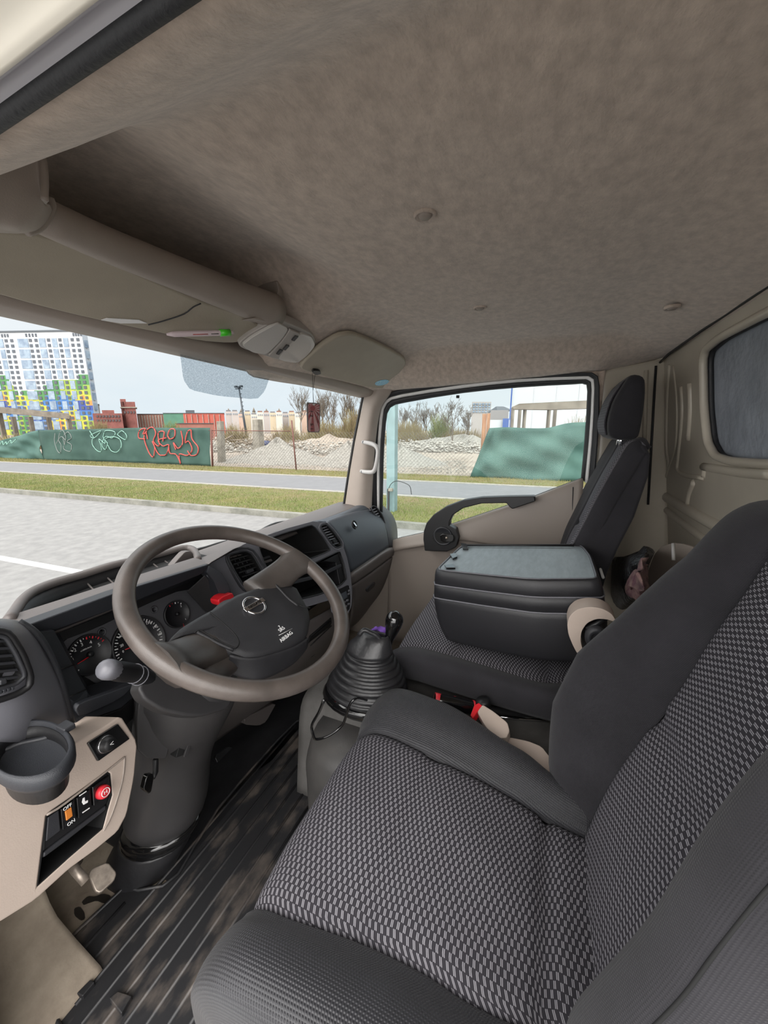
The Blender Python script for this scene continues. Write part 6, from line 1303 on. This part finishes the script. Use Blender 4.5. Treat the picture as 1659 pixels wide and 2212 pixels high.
# wet stain marks on the lining
M['wet'] = mat('wet_stain', (26, 22, 19), .3)
for px, lab in (([(176, 1948), (190, 1935), (205, 1937), (222, 1930), (240, 1935), (238, 1948), (222, 1950), (208, 1944), (190, 1950), (180, 1954)], 'elongated dark wet stain below the clutch pedal'), ([(160, 1962), (172, 1958), (182, 1970), (184, 1984), (174, 1988), (160, 1976)], 'round dark wet stain on the floor lining')):
    tag(pprism('wet_stain', px, ('z', .0025), .002, M['wet'], None, 0, sm=1), lab, 'stain')
cpd = thing('clutch_pedal', 'worn metal clutch pedal left of the rubber column boot', 'pedal', P(225, 1900, 'z', .12))
CPp = plane(P(225, 1895, 'z', .12), (-.1, -.55, .83))
pprism('pedal_plate', sm2([(190, 1888), (199, 1875), (233, 1861), (253, 1885), (247, 1902), (216, 1930), (205, 1925)], 1, .15), CPp, .012, M['metal'], cpd, .003)
tube('pedal_arm', [P(185, 1905, 'y', .80), P(165, 1882, 'y', .82), P(158, 1872, 'y', .84), P(170, 1860, 'y', .92)], .009, M['metal'], cpd, 8)
bpd = thing('brake_pedal', 'dark worn brake pedal right of the steering column', 'pedal', P(490, 1650, 'y', .88))
pprism('pedal_plate', sm2([(462, 1632), (500, 1608), (520, 1652), (492, 1682), (480, 1668)], 1, .15), plane(P(490, 1650, 'y', .88), (0, -.8, .6)), .015, M['rubber'], bpd, .003); tube('pedal_arm', [P(500, 1630, 'y', .91), P(530, 1560, 'y', .98)], .010, M['rust'] if 'rust' in M else M['metal'], bpd, 8)
apd = thing('accelerator_pedal', 'black accelerator pedal in the dark beside the gear console', 'pedal', P(650, 1585, 'y', .90))
pprism('pedal_plate', sm2([(628, 1586), (640, 1562), (676, 1575), (672, 1600), (640, 1598)], 1, .1), plane(P(650, 1585, 'y', .88), (0, -.7, .7)), .012, M['rubber'], apd, .002)
for k in range(3): tube('tread_bar', [PL(636+k*2, 1572+k*9, plane(P(650, 1585, 'y', .876), (0, -.7, .7))), PL(670, 1577+k*9, plane(P(650, 1585, 'y', .876), (0, -.7, .7)))], .003, M['char'], apd, 5)
# ------------------------------------------------------------------ things stowed behind the seats
BY = -.33
pn_ = pprism('stowed_board', sm2([(1390, 1262), (1402, 1225), (1412, 1198), (1428, 1180), (1452, 1172), (1475, 1174), (1500, 1182), (1500, 1290), (1420, 1300), (1394, 1275)], 1, .15), plane(P(1430, 1230, 'y', BY), (-.25, 1, .1)), .012, M['trimbeige'], None, .003)
tag(pn_, 'grey rounded plastic panel standing behind the passenger bench', 'panel')
tag(tube('panel_edge_trim', [P(x, y, 'y', BY+.02) for x, y in ((1454, 1174), (1455, 1210))], .004, M['handle']), 'narrow pale strip along the grey panel behind the bench', 'trim strip')
def heap(name, pts, y0, y1, m_, label, cat_, seed):
    r = random.Random(seed); rows = []
    for k in range(7):
        t = k/6; row = []
        for (x, y) in pts:
            cx_, cy_ = sum(p[0] for p in pts)/len(pts), sum(p[1] for p in pts)/len(pts); s = math.sin(math.pi*(t*.8+.15)); row.append(P(cx_+(x-cx_)*s, cy_+(y-cy_)*s, 'y', y0+(y1-y0)*t)+Vector((r.uniform(-1, 1)*.012, r.uniform(-1, 1)*.01, r.uniform(-1, 1)*.012)))
        rows.append(row)
    return tag(loft(name, rows, m_, None, (2, 3)), label, cat_)
M['bag'] = mat('black_plastic_bag', (26, 24, 26), .4, bump=.8, bscale=40, noise=.3, nscale=30); M['pinkcloth'] = mat('dull_pink_patterned_cloth', (92, 58, 68), .9, c2=(128, 104, 96), nscale=60, bump=.8, bscale=60)
heap('dark_bag', [(1318, 1290), (1326, 1215), (1350, 1204), (1372, 1194), (1392, 1184), (1412, 1188), (1402, 1230), (1392, 1270), (1380, 1300), (1340, 1320)], -.22, -.34, M['bag'], 'crumpled black plastic bag behind the folded middle backrest', 'bag', 1)
heap('pink_patterned_cloth', [(1356, 1272), (1368, 1240), (1384, 1225), (1394, 1206), (1398, 1215), (1392, 1240), (1396, 1268), (1380, 1290), (1362, 1290)], -.20, -.24, M['pinkcloth'], 'dull pink patterned cloth crammed beside the grey panel', 'cloth', 2)
